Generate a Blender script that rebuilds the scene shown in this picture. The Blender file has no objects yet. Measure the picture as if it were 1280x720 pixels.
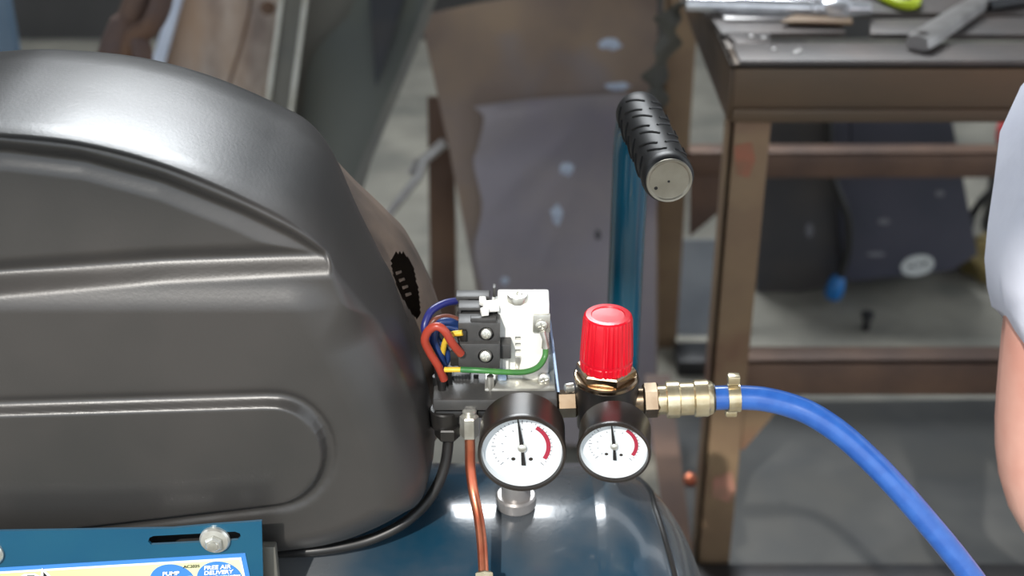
import bpy, bmesh, math, random
from mathutils import Vector, Matrix
import numpy as np
random.seed(4)
S = bpy.context.scene
C = S.collection

# ------------------------------------------------------------------ camera, world, lights, exposure
F, PITCH, H = 1700.0, math.radians(28), 1.05
cp, sp = math.cos(PITCH), math.sin(PITCH)
cam_d = bpy.data.cameras.new('camera'); cam = bpy.data.objects.new('camera', cam_d); C.objects.link(cam)
cam.location = (0, 0, H); cam.rotation_euler = (math.radians(90) - PITCH, 0, 0)
cam_d.sensor_width = 36; cam_d.lens = 36 * F / 1280
cam_d.clip_start = 0.01
cam_d.dof.use_dof = True; cam_d.dof.focus_distance = 0.76; cam_d.dof.aperture_fstop = 6.5
S.camera = cam

wd = bpy.data.worlds.new('world'); S.world = wd; wd.use_nodes = True
wd.node_tree.nodes['Background'].inputs[0].default_value = (0.86, 0.93, 1.0, 1)
wd.node_tree.nodes['Background'].inputs[1].default_value = 1.3

# the low sun comes in under the front edge of the added roof; only the front of the place is sunlit
SUN_TO = Vector((-0.46, -1.53, 1.35)).normalized()
sl = bpy.data.lights.new('sun_offscreen', 'SUN'); sl.energy = 3.2; sl.color = (1.0, 0.96, 0.9); sl.angle = math.radians(0.6)
so = bpy.data.objects.new('sun_offscreen', sl); C.objects.link(so); so.location = SUN_TO * 12
so.rotation_euler = (-SUN_TO).to_track_quat('-Z', 'Y').to_euler()

# daylight entering the high opening between the back wall and the added roof
wl = bpy.data.lights.new('window_back_offscreen', 'AREA'); wl.shape = 'RECTANGLE'; wl.size = 1.6; wl.size_y = 0.6; wl.energy = 80; wl.color = (0.93, 0.97, 1.0)
wo = bpy.data.objects.new('window_back_offscreen', wl); C.objects.link(wo); wo.location = (-0.2, 3.32, 2.8)
wo.rotation_euler = (Vector((0, 0.8, 0.4)) - wo.location).to_track_quat('-Z', 'Y').to_euler()

S.view_settings.view_transform = 'Standard'; S.view_settings.look = 'None'
S.view_settings.gamma = 1; S.view_settings.use_curve_mapping = False
S.view_settings.exposure = 0.3

# ------------------------------------------------------------------ projection helpers
def ray(px, py):
    u, v = (px - 640) / F, (py - 360) / F
    return Vector((u, cp - v * sp, -sp - v * cp))
def W(px, py, Y):
    d = ray(px, py); return Vector((0, 0, H)) + d * (Y / d.y)
def WZ(px, py, z):
    d = ray(px, py); return Vector((0, 0, H)) + d * ((z - H) / d.z)
def WP(px, py, p0, n):
    d = ray(px, py); c = Vector((0, 0, H)); return c + d * ((p0 - c).dot(n) / d.dot(n))

# ------------------------------------------------------------------ materials
def rgb(r, g, b):
    f = lambda c: ((c / 255 + 0.055) / 1.055) ** 2.4 if c > 10 else c / 255 / 12.92
    return (f(r), f(g), f(b), 1)
def mat(name, c1, rough=0.5, metal=0.0, c2=None, scale=30, bump=0.0, bscale=None, coat=0.0, r2=None, stretch=None, spec=0.5,
        trans=0.0, c3=None, s3=8):
    m = bpy.data.materials.new(name); m.use_nodes = True
    nt = m.node_tree; b = nt.nodes['Principled BSDF']; L = nt.links.new
    b.inputs['Roughness'].default_value = rough; b.inputs['Metallic'].default_value = metal
    b.inputs['Coat Weight'].default_value = coat; b.inputs['Coat Roughness'].default_value = 0.08
    b.inputs['Specular IOR Level'].default_value = spec
    b.inputs['Transmission Weight'].default_value = trans
    b.inputs['Base Color'].default_value = c1
    tc = nt.nodes.new('ShaderNodeTexCoord'); mp = nt.nodes.new('ShaderNodeMapping'); L(tc.outputs['Object'], mp.inputs[0])
    if stretch: mp.inputs['Scale'].default_value = stretch
    def noise(s, detail=5):
        n = nt.nodes.new('ShaderNodeTexNoise'); n.inputs['Scale'].default_value = s; n.inputs['Detail'].default_value = detail
        L(mp.outputs[0], n.inputs['Vector']); return n
    def ramp(src, lo=0.38, hi=0.64):
        r = nt.nodes.new('ShaderNodeMapRange'); r.inputs[1].default_value = lo; r.inputs[2].default_value = hi
        L(src, r.inputs[0]); return r.outputs[0]
    col = None
    if c2:
        n = noise(scale); f = ramp(n.outputs[0])
        mx = nt.nodes.new('ShaderNodeMix'); mx.data_type = 'RGBA'; L(f, mx.inputs[0])
        mx.inputs[6].default_value = c1; mx.inputs[7].default_value = c2; col = mx.outputs[2]
        if c3:
            n3 = noise(s3, 3); f3 = ramp(n3.outputs[0], 0.5, 0.68)
            m3 = nt.nodes.new('ShaderNodeMix'); m3.data_type = 'RGBA'; L(f3, m3.inputs[0])
            L(col, m3.inputs[6]); m3.inputs[7].default_value = c3; col = m3.outputs[2]
        L(col, b.inputs['Base Color'])
        if r2 is not None:
            mr = nt.nodes.new('ShaderNodeMapRange'); mr.inputs[3].default_value = rough; mr.inputs[4].default_value = r2
            L(f, mr.inputs[0]); L(mr.outputs[0], b.inputs['Roughness'])
    if bump:
        nb = noise(bscale or scale * 4); bp = nt.nodes.new('ShaderNodeBump'); bp.inputs['Strength'].default_value = bump
        bp.inputs['Distance'].default_value = 0.002
        L(nb.outputs[0], bp.inputs['Height']); L(bp.outputs[0], b.inputs['Normal'])
    return m
M = {}
M['guard'] = mat('guard_plastic', rgb(50, 49, 48), 0.32, 0, rgb(59, 56, 54), 9, 0.04, 500, r2=0.42, spec=0.7)
M['guard_dusty'] = mat('dusty_plastic', rgb(72, 63, 57), 0.6, 0, rgb(122, 104, 90), 16, 0.08, 300, r2=0.75)
M['black'] = mat('black_paint', rgb(26, 26, 27), 0.35, 0, rgb(38, 36, 34), 60)
M['blackrub'] = mat('black_rubber', rgb(24, 24, 25), 0.42, 0, rgb(34, 33, 32), 80)
M['term'] = mat('terminal_plastic', rgb(62, 62, 62), 0.45, 0, rgb(72, 71, 70), 120)
M['termlight'] = mat('terminal_cap_plastic', rgb(62, 62, 62), 0.45, 0, rgb(72, 71, 70), 140)
M['teal'] = mat('teal_paint', rgb(12, 76, 98), 0.2, 0, rgb(16, 70, 90), 14, coat=0.5)
M['bracketblue'] = mat('blue_paint', rgb(12, 76, 106), 0.3, 0, rgb(20, 82, 108), 18, 0.04, 300, coat=0.2)
M['tank'] = mat('tank_paint', rgb(22, 58, 78), 0.14, 0, rgb(70, 76, 82), 11, 0.05, 420, coat=0.6, r2=0.3, c3=rgb(104, 104, 104), s3=6)
M['zinc'] = mat('zinc_plate', rgb(225, 225, 218), 0.28, 0.7, rgb(180, 178, 168), 60, 0.05)
M['white'] = mat('white_enamel', rgb(238, 238, 232), 0.45, 0, rgb(228, 228, 222), 50)
M['brass'] = mat('nickel_brass', rgb(226, 216, 186), 0.26, 0.85, rgb(196, 180, 146), 70)
M['darkbrass'] = mat('bronze_nickel', rgb(168, 150, 128), 0.25, 1.0, rgb(150, 130, 108), 70)
M['copper'] = mat('copper', rgb(226, 140, 108), 0.28, 0.85, rgb(204, 112, 84), 70)
M['capmetal'] = mat('pale_cap_metal', rgb(154, 148, 134), 0.35, 0.5, rgb(138, 132, 118), 60)
M['red'] = mat('red_plastic', rgb(208, 18, 38), 0.28, 0, rgb(198, 14, 34), 40, coat=0.2)
M['hose'] = mat('blue_hose', rgb(38, 84, 160), 0.28, 0, rgb(46, 94, 170), 120, coat=0.3)
M['dial'] = mat('dial_white', rgb(214, 218, 220), 0.6, 0, rgb(208, 213, 216), 30)
M['dialwall'] = mat('dial_wall_white', rgb(214, 218, 220), 0.5)
M['dialred'] = mat('dial_red', rgb(158, 34, 58), 0.6)
M['ink'] = mat('ink_black', rgb(24, 22, 22), 0.5)
M['inkgrey'] = mat('ink_grey', rgb(112, 112, 118), 0.6)
M['case'] = mat('gauge_case', rgb(34, 30, 28), 0.3, 0, rgb(50, 42, 36), 40)
M['glass'] = None
M['wblue'] = mat('wire_blue', rgb(30, 54, 104), 0.35)
M['wnavy'] = mat('wire_navy', rgb(40, 44, 110), 0.35)
M['wred'] = mat('wire_orange_red', rgb(166, 64, 48), 0.35)
M['wbrown'] = mat('wire_brown', rgb(110, 62, 48), 0.4)
M['wyellow'] = mat('wire_yellow', rgb(226, 186, 60), 0.4)
M['clear'] = mat('clear_blue_plastic', rgb(170, 195, 230), 0.2, 0, rgb(180, 205, 238), 60)
M['lblblue'] = mat('label_blue', rgb(66, 132, 206), 0.35)
M['lblwhite'] = mat('label_white', rgb(252, 253, 250), 0.35)
# yellow-green label ground
def mat_label():
    m = mat('label_yellow', rgb(232, 240, 170), 0.35); nt = m.node_tree; b = nt.nodes['Principled BSDF']
    tc = nt.nodes.new('ShaderNodeTexCoord'); sx = nt.nodes.new('ShaderNodeSeparateXYZ'); r = nt.nodes.new('ShaderNodeValToRGB')
    mr = nt.nodes.new('ShaderNodeMapRange'); mr.inputs[1].default_value = -0.13; mr.inputs[2].default_value = 0.13
    nt.links.new(tc.outputs['Object'], sx.inputs[0]); nt.links.new(sx.outputs[0], mr.inputs[0]); nt.links.new(mr.outputs[0], r.inputs[0])
    r.color_ramp.elements[0].color = rgb(176, 216, 104); r.color_ramp.elements[1].color = rgb(236, 232, 186)
    nt.links.new(r.outputs[0], b.inputs['Base Color']); return m
M['lblyellow'] = mat_label()
M['rust'] = mat('rusty_steel', rgb(122, 106, 96), 0.42, 0.25, rgb(140, 120, 100), 9, 0.12, 140, r2=0.6, c3=rgb(120, 116, 122), s3=5)
M['rustleg'] = mat('brown_primer_steel', rgb(126, 104, 82), 0.5, 0.2, rgb(142, 120, 92), 10, 0.1, 120, c3=rgb(112, 82, 66), s3=9)
M['rustdark'] = mat('dark_rusty_steel', rgb(112, 88, 74), 0.5, 0.3, rgb(90, 72, 64), 12, 0.1, 120)
M['beam'] = mat('brown_beam_steel', rgb(98, 80, 62), 0.45, 0.3, rgb(74, 66, 56), 5, 0.08, 140, stretch=(0.6, 1, 1.6), c3=rgb(64, 58, 54), s3=3)
M['steelgrey'] = mat('mill_steel', rgb(126, 120, 126), 0.36, 0.45, rgb(140, 132, 132), 9, 0.12, 110, r2=0.5, c3=rgb(122, 114, 128), s3=5)
M['tabletop'] = mat('worn_table_steel', rgb(80, 77, 76), 0.5, 0.4, rgb(94, 86, 82), 12, 0.15, 120)
M['darksteel'] = mat('dark_steel', rgb(44, 46, 50), 0.4, 0.4, rgb(54, 52, 52), 14, 0.1, 100)
M['chrome'] = mat('chrome', rgb(236, 238, 242), 0.2, 0.65, rgb(216, 218, 222), 50)
M['tool'] = mat('tool_steel', rgb(172, 170, 168), 0.34, 0.6, rgb(152, 148, 146), 40, 0.05)
M['neon'] = mat('neon_yellow', rgb(196, 216, 40), 0.4)
M['wood'] = mat('weathered_wood', rgb(176, 162, 150), 0.8, 0, rgb(126, 112, 104), 26, 0.35, 60, stretch=(1, 1, 0.14), c3=rgb(160, 134, 112), s3=9)
M['woodpost'] = mat('brown_wood', rgb(104, 78, 58), 0.7, 0, rgb(84, 62, 48), 16, 0.3, 70, stretch=(1, 1, 0.2))
M['wtrim'] = mat('white_trim', rgb(196, 204, 218), 0.45, 0, rgb(184, 192, 208), 20)
M['alu'] = mat('aluminium_edge', rgb(196, 194, 184), 0.35, 0.4, rgb(178, 174, 160), 30)
M['greenish'] = mat('grey_green_panel', rgb(96, 98, 90), 0.4, 0.2, rgb(82, 88, 88), 4, 0.05, 90, stretch=(1, 1, 0.3), c3=rgb(104, 102, 72), s3=3)
M['greyedge'] = mat('grey_profile', rgb(108, 106, 98), 0.45, 0.2, rgb(96, 96, 92), 10)
M['branch'] = mat('rusty_branch', rgb(92, 72, 62), 0.75, 0, rgb(76, 62, 62), 14, 0.3, 60, c3=rgb(104, 74, 50), s3=10)
M['bluepost'] = mat('faded_blue_paint', rgb(84, 104, 122), 0.5, 0, rgb(70, 92, 112), 12)
M['concrete'] = mat('concrete', rgb(148, 145, 134), 0.8, 0, rgb(124, 122, 114), 10, 0.5, 90, c3=rgb(104, 104, 98), s3=4)
M['floorslab'] = mat('dark_floor_slab', rgb(74, 74, 72), 0.45, 0.3, rgb(62, 64, 66), 6, 0.1, 90, c3=rgb(88, 88, 86), s3=5)
M['wall'] = mat('dark_workshop_wall', rgb(78, 76, 75), 0.8, 0, rgb(62, 61, 60), 3, 0.2, 30)
M['machine'] = mat('machine_black', rgb(66, 65, 68), 0.35, 0.1, rgb(78, 74, 72), 9, 0.08, 90)
M['machine2'] = mat('machine_navy', rgb(72, 72, 84), 0.35, 0.1, rgb(62, 64, 76), 7, 0.08, 90)
M['galv'] = mat('galvanised', rgb(140, 146, 150), 0.4, 0.4, rgb(120, 126, 132), 9, 0.1, 60)
M['plugblue'] = mat('plug_blue', rgb(34, 110, 176), 0.4)
M['skin'] = mat('skin', rgb(234, 182, 164), 0.5, 0, rgb(222, 160, 142), 20)
M['shirt'] = mat('white_cotton', rgb(226, 228, 240), 0.85, 0, rgb(214, 216, 230), 14, 0.2, 60)
M['denim'] = mat('denim', rgb(44, 60, 92), 0.85, 0, rgb(52, 70, 102), 40, 0.2)
M['hair'] = mat('dark_hair', rgb(38, 30, 26), 0.6, 0, rgb(52, 40, 34), 90, 0.4, 200)
M['shoe'] = mat('work_boot', rgb(74, 56, 42), 0.6, 0, rgb(60, 46, 36), 30)
M['eye'] = mat('eye_white', rgb(232, 230, 226), 0.2)
M['lip'] = mat('lip', rgb(176, 104, 96), 0.5)
M['ochre'] = mat('ochre_rag', rgb(128, 112, 66), 0.8, 0, rgb(104, 92, 58), 30, 0.3)
M['redcan'] = mat('red_enamel', rgb(176, 22, 36), 0.35)
M['mark'] = mat('pale_paint_mark', rgb(176, 188, 204), 0.6, 0, rgb(150, 158, 176), 60)

# ------------------------------------------------------------------ object helpers
WL = {}
def thing(name, label, cat, loc, group=None):
    o = bpy.data.objects.new(name, None); C.objects.link(o); o.location = loc; o.empty_display_size = 0.05
    o['label'] = label; o['category'] = cat; WL[o] = Vector(loc)
    if group: o['group'] = group
    return o
def tag(o, label, cat, group=None):
    o['label'] = label; o['category'] = cat
    if group: o['group'] = group
    return o
def obj(name, geo, m, parent=None, smooth=38, label=None, origin=None):
    if isinstance(geo, bmesh.types.BMesh):
        bmesh.ops.recalc_face_normals(geo, faces=geo.faces[:])
        me = bpy.data.meshes.new(name); geo.to_mesh(me); geo.free()
    else:
        me = geo; me.name = name
    n = len(me.vertices); co = np.empty(n * 3); me.vertices.foreach_get('co', co); co = co.reshape(-1, 3)
    c = Vector((co.min(0) + co.max(0)) / 2) if origin is None else Vector(origin)
    me.transform(Matrix.Translation(-c))
    me.materials.clear(); me.materials.append(M[m] if isinstance(m, str) else m)
    if smooth:
        me.polygons.foreach_set('use_smooth', [True] * len(me.polygons))
        me.set_sharp_from_angle(angle=math.radians(smooth))
    o = bpy.data.objects.new(name, me); C.objects.link(o); WL[o] = c
    if parent: o.parent = parent; o.location = c - WL[parent]
    else: o.location = c
    if label: o['label'] = label
    return o
def struct(o): o['kind'] = 'structure'; return o

def box(x0, x1, y0, y1, z0, z1, bev=0.0, bm=None, seg=2):
    own = bm is None; b = bmesh.new()
    vs = [b.verts.new((x, y, z)) for x in (x0, x1) for y in (y0, y1) for z in (z0, z1)]
    for f in ((0,1,3,2),(4,6,7,5),(0,4,5,1),(2,3,7,6),(0,2,6,4),(1,5,7,3)): b.faces.new([vs[i] for i in f])
    bmesh.ops.recalc_face_normals(b, faces=b.faces[:])
    if bev: bmesh.ops.bevel(b, geom=b.edges[:], offset=bev, segments=seg, affect='EDGES', profile=0.5)
    if own: return b
    merge(bm, b); return bm
def merge(bm, b):
    me = bpy.data.meshes.new('t'); b.to_mesh(me); b.free(); bm.from_mesh(me); bpy.data.meshes.remove(me)
def pbox(x0, y0, x1, y1, Y, depth, bev=0.0, bm=None):
    """box whose front face fills the pixel rectangle at distance Y"""
    a = W(x0, y1, Y); b = W(x1, y0, Y)
    return box(a.x, b.x, Y, Y + depth, a.z, b.z, bev, bm)
def prism(pts, off, bev=0.0, bm=None):
    """polygon of 3D points extruded by vector off"""
    b = bmesh.new(); off = Vector(off)
    f0 = [b.verts.new(p) for p in pts]; f1 = [b.verts.new(Vector(p) + off) for p in pts]
    b.faces.new(f0); b.faces.new(f1[::-1]); n = len(pts)
    for i in range(n): b.faces.new((f0[i], f1[i], f1[(i+1) % n], f0[(i+1) % n]))
    bmesh.ops.recalc_face_normals(b, faces=b.faces[:])
    if bev: bmesh.ops.bevel(b, geom=b.edges[:], offset=bev, segments=2, affect='EDGES', profile=0.5)
    if bm is None: return b
    merge(bm, b); return bm
def lathe(prof, base, axis, n=40, bm=None, cap=True, ref=None, rfun=None):
    """prof: (radius, height along axis); base point, axis dir"""
    b = bmesh.new(); ax = Vector(axis).normalized(); base = Vector(base)
    r0 = Vector(ref) if ref else (Vector((0, 0, 1)) if abs(ax.z) < 0.9 else Vector((1, 0, 0)))
    e1 = (r0 - ax * r0.dot(ax)).normalized(); e2 = ax.cross(e1)
    rings = []
    for k, (r, h) in enumerate(prof):
        ring = []
        for i in range(n):
            a = 2 * math.pi * i / n; rr = rfun(k, a, r) if rfun else r
            ring.append(b.verts.new(base + ax * h + (e1 * math.cos(a) + e2 * math.sin(a)) * max(rr, 1e-5)))
        rings.append(ring)
    for q, w in zip(rings, rings[1:]):
        for i in range(n): b.faces.new((q[i], q[(i+1) % n], w[(i+1) % n], w[i]))
    if cap: b.faces.new(rings[0][::-1]); b.faces.new(rings[-1])
    bmesh.ops.recalc_face_normals(b, faces=b.faces[:])
    if bm is None: return b
    merge(bm, b); return bm
def hexnut(base, axis, r, h, ch=0.0012, bm=None, ref=None, n=6):
    return lathe([(r - ch, 0), (r, ch), (r, h - ch), (r - ch, h)], base, axis, n, bm, ref=ref)
def spline(P, n=10):
    """Catmull-Rom through points"""
    P = [Vector(p) for p in P]; Q = [2 * P[0] - P[1]] + P + [2 * P[-1] - P[-2]]; out = []
    for i in range(1, len(Q) - 2):
        for k in range(n):
            t = k / n; a, b_, c, d = Q[i-1], Q[i], Q[i+1], Q[i+2]
            out.append(0.5 * ((2*b_) + (c - a)*t + (2*a - 5*b_ + 4*c - d)*t*t + (3*b_ - a - 3*c + d)*t**3))
    out.append(P[-1]); return out
def tube(P, r, n=14, bm=None, flat=None):
    """round tube along a list of points; r number or list; flat=(vector, ratio) squashes"""
    b = bmesh.new(); P = [Vector(p) for p in P]; m = len(P)
    R = r if isinstance(r, (list, tuple)) else [r] * m
    T = [((P[min(i+1, m-1)] - P[max(i-1, 0)])).normalized() for i in range(m)]
    e = T[0].orthogonal().normalized(); rings = []
    for i in range(m):
        e = (e - T[i] * e.dot(T[i])).normalized(); g = T[i].cross(e)
        rings.append([b.verts.new(P[i] + (e * math.cos(2*math.pi*k/n) + g * math.sin(2*math.pi*k/n)) * R[i]) for k in range(n)])
    for q, w in zip(rings, rings[1:]):
        for i in range(n): b.faces.new((q[i], q[(i+1) % n], w[(i+1) % n], w[i]))
    b.faces.new(rings[0][::-1]); b.faces.new(rings[-1])
    bmesh.ops.recalc_face_normals(b, faces=b.faces[:])
    if bm is None: return b
    merge(bm, b); return bm
def cut(o, geo):
    """cut a real recess or hole (world-space bmesh) out of a mesh object"""
    bmesh.ops.recalc_face_normals(geo, faces=geo.faces[:])
    me = bpy.data.meshes.new('c'); geo.to_mesh(me); geo.free(); co = bpy.data.objects.new('c', me); C.objects.link(co)
    t = bpy.data.objects.new('t', o.data.copy()); C.objects.link(t); t.location = WL[o]
    md = t.modifiers.new('b', 'BOOLEAN'); md.operation = 'DIFFERENCE'; md.solver = 'EXACT'; md.object = co
    bpy.context.view_layer.update()
    new = bpy.data.meshes.new_from_object(t.evaluated_get(bpy.context.evaluated_depsgraph_get()))
    bpy.data.objects.remove(t); bpy.data.objects.remove(co)
    if len(new.polygons) > 3: new.name = o.data.name; o.data = new
    return o
def text_mesh(body, size, o, ex, ez, shear=0.0, bold=0.0, depth=0.0001, align='CENTER'):
    cu = bpy.data.curves.new('t', 'FONT'); cu.body = body; cu.size = size; cu.shear = shear; cu.offset = bold; cu.extrude = depth
    cu.align_x = align; cu.resolution_u = 3
    ob = bpy.data.objects.new('t', cu); C.objects.link(ob); bpy.context.view_layer.update()
    me = bpy.data.meshes.new_from_object(ob.evaluated_get(bpy.context.evaluated_depsgraph_get()))
    bpy.data.objects.remove(ob); bpy.data.curves.remove(cu)
    ex = Vector(ex).normalized(); ez = Vector(ez).normalized(); ey = ex.cross(ez)
    mt = Matrix(((ex.x, ez.x, ey.x, o[0]), (ex.y, ez.y, ey.y, o[1]), (ex.z, ez.z, ey.z, o[2]), (0, 0, 0, 1)))
    me.transform(mt); return me

# ------------------------------------------------------------------ the setting
struct(tag(obj('floor', box(-3.2, 3.2, -4.5, 3.4, -0.05, 0.0), 'concrete'), 'grey worn concrete workshop floor', 'floor'))
struct(tag(obj('wall_back', box(-3.2, 3.2, 3.3, 3.4, 0.0, 2.3), 'wall'), 'dark dim workshop wall behind the scrap', 'wall'))
struct(tag(obj('wall_left', box(-3.3, -3.2, 0.4, 3.4, 0.0, 2.3), 'wall'), 'dark dim workshop side wall', 'wall'))

# unseen roof, added so its front edge keeps the sun off the background
struct(tag(obj('shade_roof', box(-3.3, 3.3, -2.12, 3.5, 3.2, 3.26), 'wall'), 'added roof slab out of view, shading the background from the sun', 'shade_roof'))

# ------------------------------------------------------------------ air compressor
TY, TZ, TR = 0.70, H - 0.68, 0.15
comp = thing('air_compressor', 'teal air compressor with black belt guard, two gauges and red regulator knob', 'compressor', (-0.25, TY, 0))

# tank
CE = 0.054
prof = [(0.0, -0.70)] + [(TR * math.sin(a), -0.64 - 0.06 * math.cos(a)) for a in np.linspace(0.12, math.pi/2, 12)]
prof += [(TR, x) for x in np.linspace(-0.6, CE - 0.004, 8)] + [(TR - 0.0006, CE - 0.002), (TR - 0.0008, CE), (TR, CE + 0.003)]
prof += [(TR * math.sin(a) ** 0.86, CE + 0.003 + 0.080 * math.cos(a)) for a in np.linspace(math.pi/2 - 0.06, 0.05, 22)] + [(0.0, CE + 0.083)]
tank = obj('tank', lathe(prof, (0, TY, TZ), (1, 0, 0), 96, cap=False), 'tank', comp, 50)
from mathutils.bvhtree import BVHTree
tv = BVHTree.FromPolygons([v.co + WL[tank] for v in tank.data.vertices], [tuple(p.vertices) for p in tank.data.polygons])
sp_pts = []
for px, py in ((800, 584), (803, 592), (811, 612), (818, 634), (825, 656), (832, 680), (839, 705), (846, 732), (852, 760)):
    for k in range(12):
        h_, n_, _, _ = tv.ray_cast(Vector((0, 0, H)), ray(px - 2*k, py).normalized())
        if h_ is not None: sp_pts.append(h_); break
obj('seam_strip', tube(spline(sp_pts, 6), 0.0021, 12), 'blackrub', tank, 60, label='glossy black strip along the tank end')
# tank feet and wheels, below the view
for x in (-0.55, 0.0):
    for s in (-1, 1):
        obj('foot', prism([(x - 0.02, TY + s*0.10, TZ - 0.08), (x + 0.02, TY + s*0.10, TZ - 0.08), (x + 0.02, TY + s*0.17, 0.0), (x - 0.02, TY + s*0.17, 0.0)], (0, -s*0.006, 0.0), bm=None), 'teal', comp)
# welded seam and bung with nut on the tank top
nb = W(645, 628, TY)
obj('tank_bung', lathe([(0.0125, -0.012), (0.0125, -0.002), (0.0115, 0.0), (0.0095, 0.001), (0.0095, 0.04)], (nb.x, TY, TZ + TR - 0.002), (0, 0, 1), 32), 'tool', tank)
hx = bmesh.new(); hexnut((nb.x, TY, TZ + TR + 0.001), (0, 0, 1), 0.0128, 0.009, bm=hx, n=24)
obj('bung_nut', hx, 'tool', tank, 25)

# --- belt guard as a sculpted shell
GY = 0.63
top_px = [(-620, 560), (-600, 470), (-540, 370), (-440, 280), (-320, 215), (-200, 182), (-80, 168), (0, 169), (100, 180), (200, 206), (300, 247), (380, 292), (432, 333),
          (478, 377), (510, 425), (531, 475), (540, 530), (533, 583), (510, 628), (474, 659), (428, 682), (370, 692), (250, 702), (100, 718), (-100, 742),
          (-300, 752), (-450, 738), (-560, 690), (-610, 630)]
def to_xz(p): w = W(p[0], p[1], GY); return (w.x, w.z)
gy_at = {12: .65, 13: .675, 14: .69, 15: .70, 16: .70, 17: .685, 18: .66, 19: .65, 20: .645, 21: .645, 22: .645, 23: .645, 24: .645}
op = [Vector((W(p[0], p[1], gy_at.get(i, GY)).x, W(p[0], p[1], gy_at.get(i, GY)).z, 0)) for i, p in enumerate(top_px)]
closed = spline(op + [op[0]], 12)[:-1]
O = np.array([(p.x, p.y) for p in closed])
# resample evenly
seg = np.linalg.norm(np.roll(O, -1, 0) - O, axis=1); cum = np.concatenate([[0], np.cumsum(seg)]); N = 620
tt = np.linspace(0, cum[-1], N, endpoint=False); Oc = np.vstack([O, O[:1]])
O = np.stack([np.interp(tt, cum, Oc[:, 0]), np.interp(tt, cum, Oc[:, 1])], 1)
def sd_poly(P, poly):
    """signed distance to polygon, positive inside"""
    P = np.asarray(P); d = np.full(len(P), 1e9); inside = np.zeros(len(P), bool)
    A = np.asarray(poly); B = np.roll(A, -1, 0)
    for a, b in zip(A, B):
        e = b - a; w = P - a; t = np.clip((w @ e) / max(e @ e, 1e-12), 0, 1)
        d = np.minimum(d, np.linalg.norm(w - t[:, None] * e, axis=1))
        c = ((a[1] > P[:, 1]) != (b[1] > P[:, 1]))
        with np.errstate(divide='ignore', invalid='ignore'):
            xi = a[0] + (P[:, 1] - a[1]) * e[0] / (e[1] if abs(e[1]) > 1e-12 else 1e-12)
        inside ^= c & (P[:, 0] < xi)
    return np.where(inside, d, -d)
def sm(x, a, b):
    t = np.clip((x - a) / (b - a), 0, 1); return t * t * (3 - 2 * t)
pk_px = [(-560, 420), (-470, 330), (-330, 252), (-180, 208), (-60, 192), (0, 192), (100, 204), (200, 231), (300, 271), (360, 300), (405, 326), (404, 331),
         (340, 333), (200, 338), (0, 352), (-300, 385), (-520, 430)]
pk = np.array([to_xz(p) for p in pk_px])
pill_px = [(-480, 560), (-440, 525), (-380, 515), (0, 501), (335, 491)] + [(343 + 68 * math.sin(a), 557 - 66 * math.cos(a)) for a in np.linspace(0.15, 3.0, 16)] + [(0, 664), (-380, 700), (-460, 670)]
pill = np.array([to_xz(p) for p in pill_px])
sx0, sx1 = to_xz((-380, 500)), to_xz((395, 530))
tl = 1 - (1 - np.linspace(0, 1, 84)) ** 1.0
tl = np.concatenate([np.linspace(0, 0.12, 26, endpoint=False), np.linspace(0.12, 1, 130)])
a0, a1 = np.array(sx0), np.array(sx1); e = a1 - a0
ts = np.clip(((O - a0) @ e) / (e @ e), 0, 1); SPN = a0 + ts[:, None] * e
G = O[None] * (1 - tl[:, None, None]) + SPN[None] * tl[:, None, None]
Gf = G.reshape(-1, 2)
d = np.maximum(sd_poly(Gf, O), 0)
X0, Z0 = Gf[:, 0], Gf[:, 1]
# edge radius: tight along the upper-left rim, broad round the lower right
xk = to_xz((360, 0))[0]; zk = to_xz((0, 335))[1]
wgt = np.maximum(sm(X0, to_xz((380, 0))[0], to_xz((470, 0))[0]), sm(-Z0, -to_xz((0, 360))[1], -to_xz((0, 440))[1]))
r = 0.004 + 0.026 * wgt
q = np.clip(d, 0, r); dep = -(r - np.sqrt(np.maximum(r * r - (r - q) ** 2, 0)))
# lower bulge stands proud
below = sm(-Z0, -to_xz((0, 345))[1] - 0.0, -to_xz((0, 385))[1])
dep += 0.006 * below * sm(d, 0, 0.03)
sp_ = sd_poly(Gf, pk)
pocket = -0.0085 * sm(sp_, -0.008, 0.003) + 0.0035 * sm(sp_, 0.002, 0.012)
dep += pocket
si = sd_poly(Gf, pill)
dep += 0.0045 * sm(si, -0.0005, 0.004) - 0.0016 * np.exp(-((si + 0.0025) / 0.0028) ** 2)
V = [(x, GY - dd, z) for (x, z), dd in zip(Gf, dep)]
faces = []; nr = len(tl)
for i in range(nr - 1):
    for j in range(N):
        k = (j + 1) % N; faces.append((i*N + j, i*N + k, (i+1)*N + k, (i+1)*N + j))
# side wall going back, slightly crowned
cen = O.mean(0); base = 0
nrm = np.stack([(np.roll(O, -1, 0) - np.roll(O, 1, 0))[:, 1], -(np.roll(O, -1, 0) - np.roll(O, 1, 0))[:, 0]], 1)
nrm /= np.linalg.norm(nrm, axis=1)[:, None]
if np.mean(np.sum(nrm * (O - cen), 1)) < 0: nrm = -nrm
edge_r = r[:N]
prev = list(range(N))
right = sm(O[:, 0], to_xz((300, 0))[0], to_xz((500, 0))[0]); dsc = 1.27 - 0.86 * right
for k, (yo, off) in enumerate([(0.012, 0.0008), (0.03, 0.0016), (0.055, 0.0022), (0.08, 0.0022), (0.098, 0.001), (0.104, -0.001), (0.107, -0.005)]):
    b0 = len(V)
    for j in range(N):
        p = O[j] + nrm[j] * off; V.append((p[0], GY + edge_r[j] + yo * dsc[j], p[1]))
    cur = list(range(b0, b0 + N))
    for j in range(N): faces.append((prev[j], cur[j], cur[(j+1) % N], prev[(j+1) % N]))
    prev = cur
me = bpy.data.meshes.new('belt_guard'); me.from_pydata(V, [], faces); me.validate()
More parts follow.
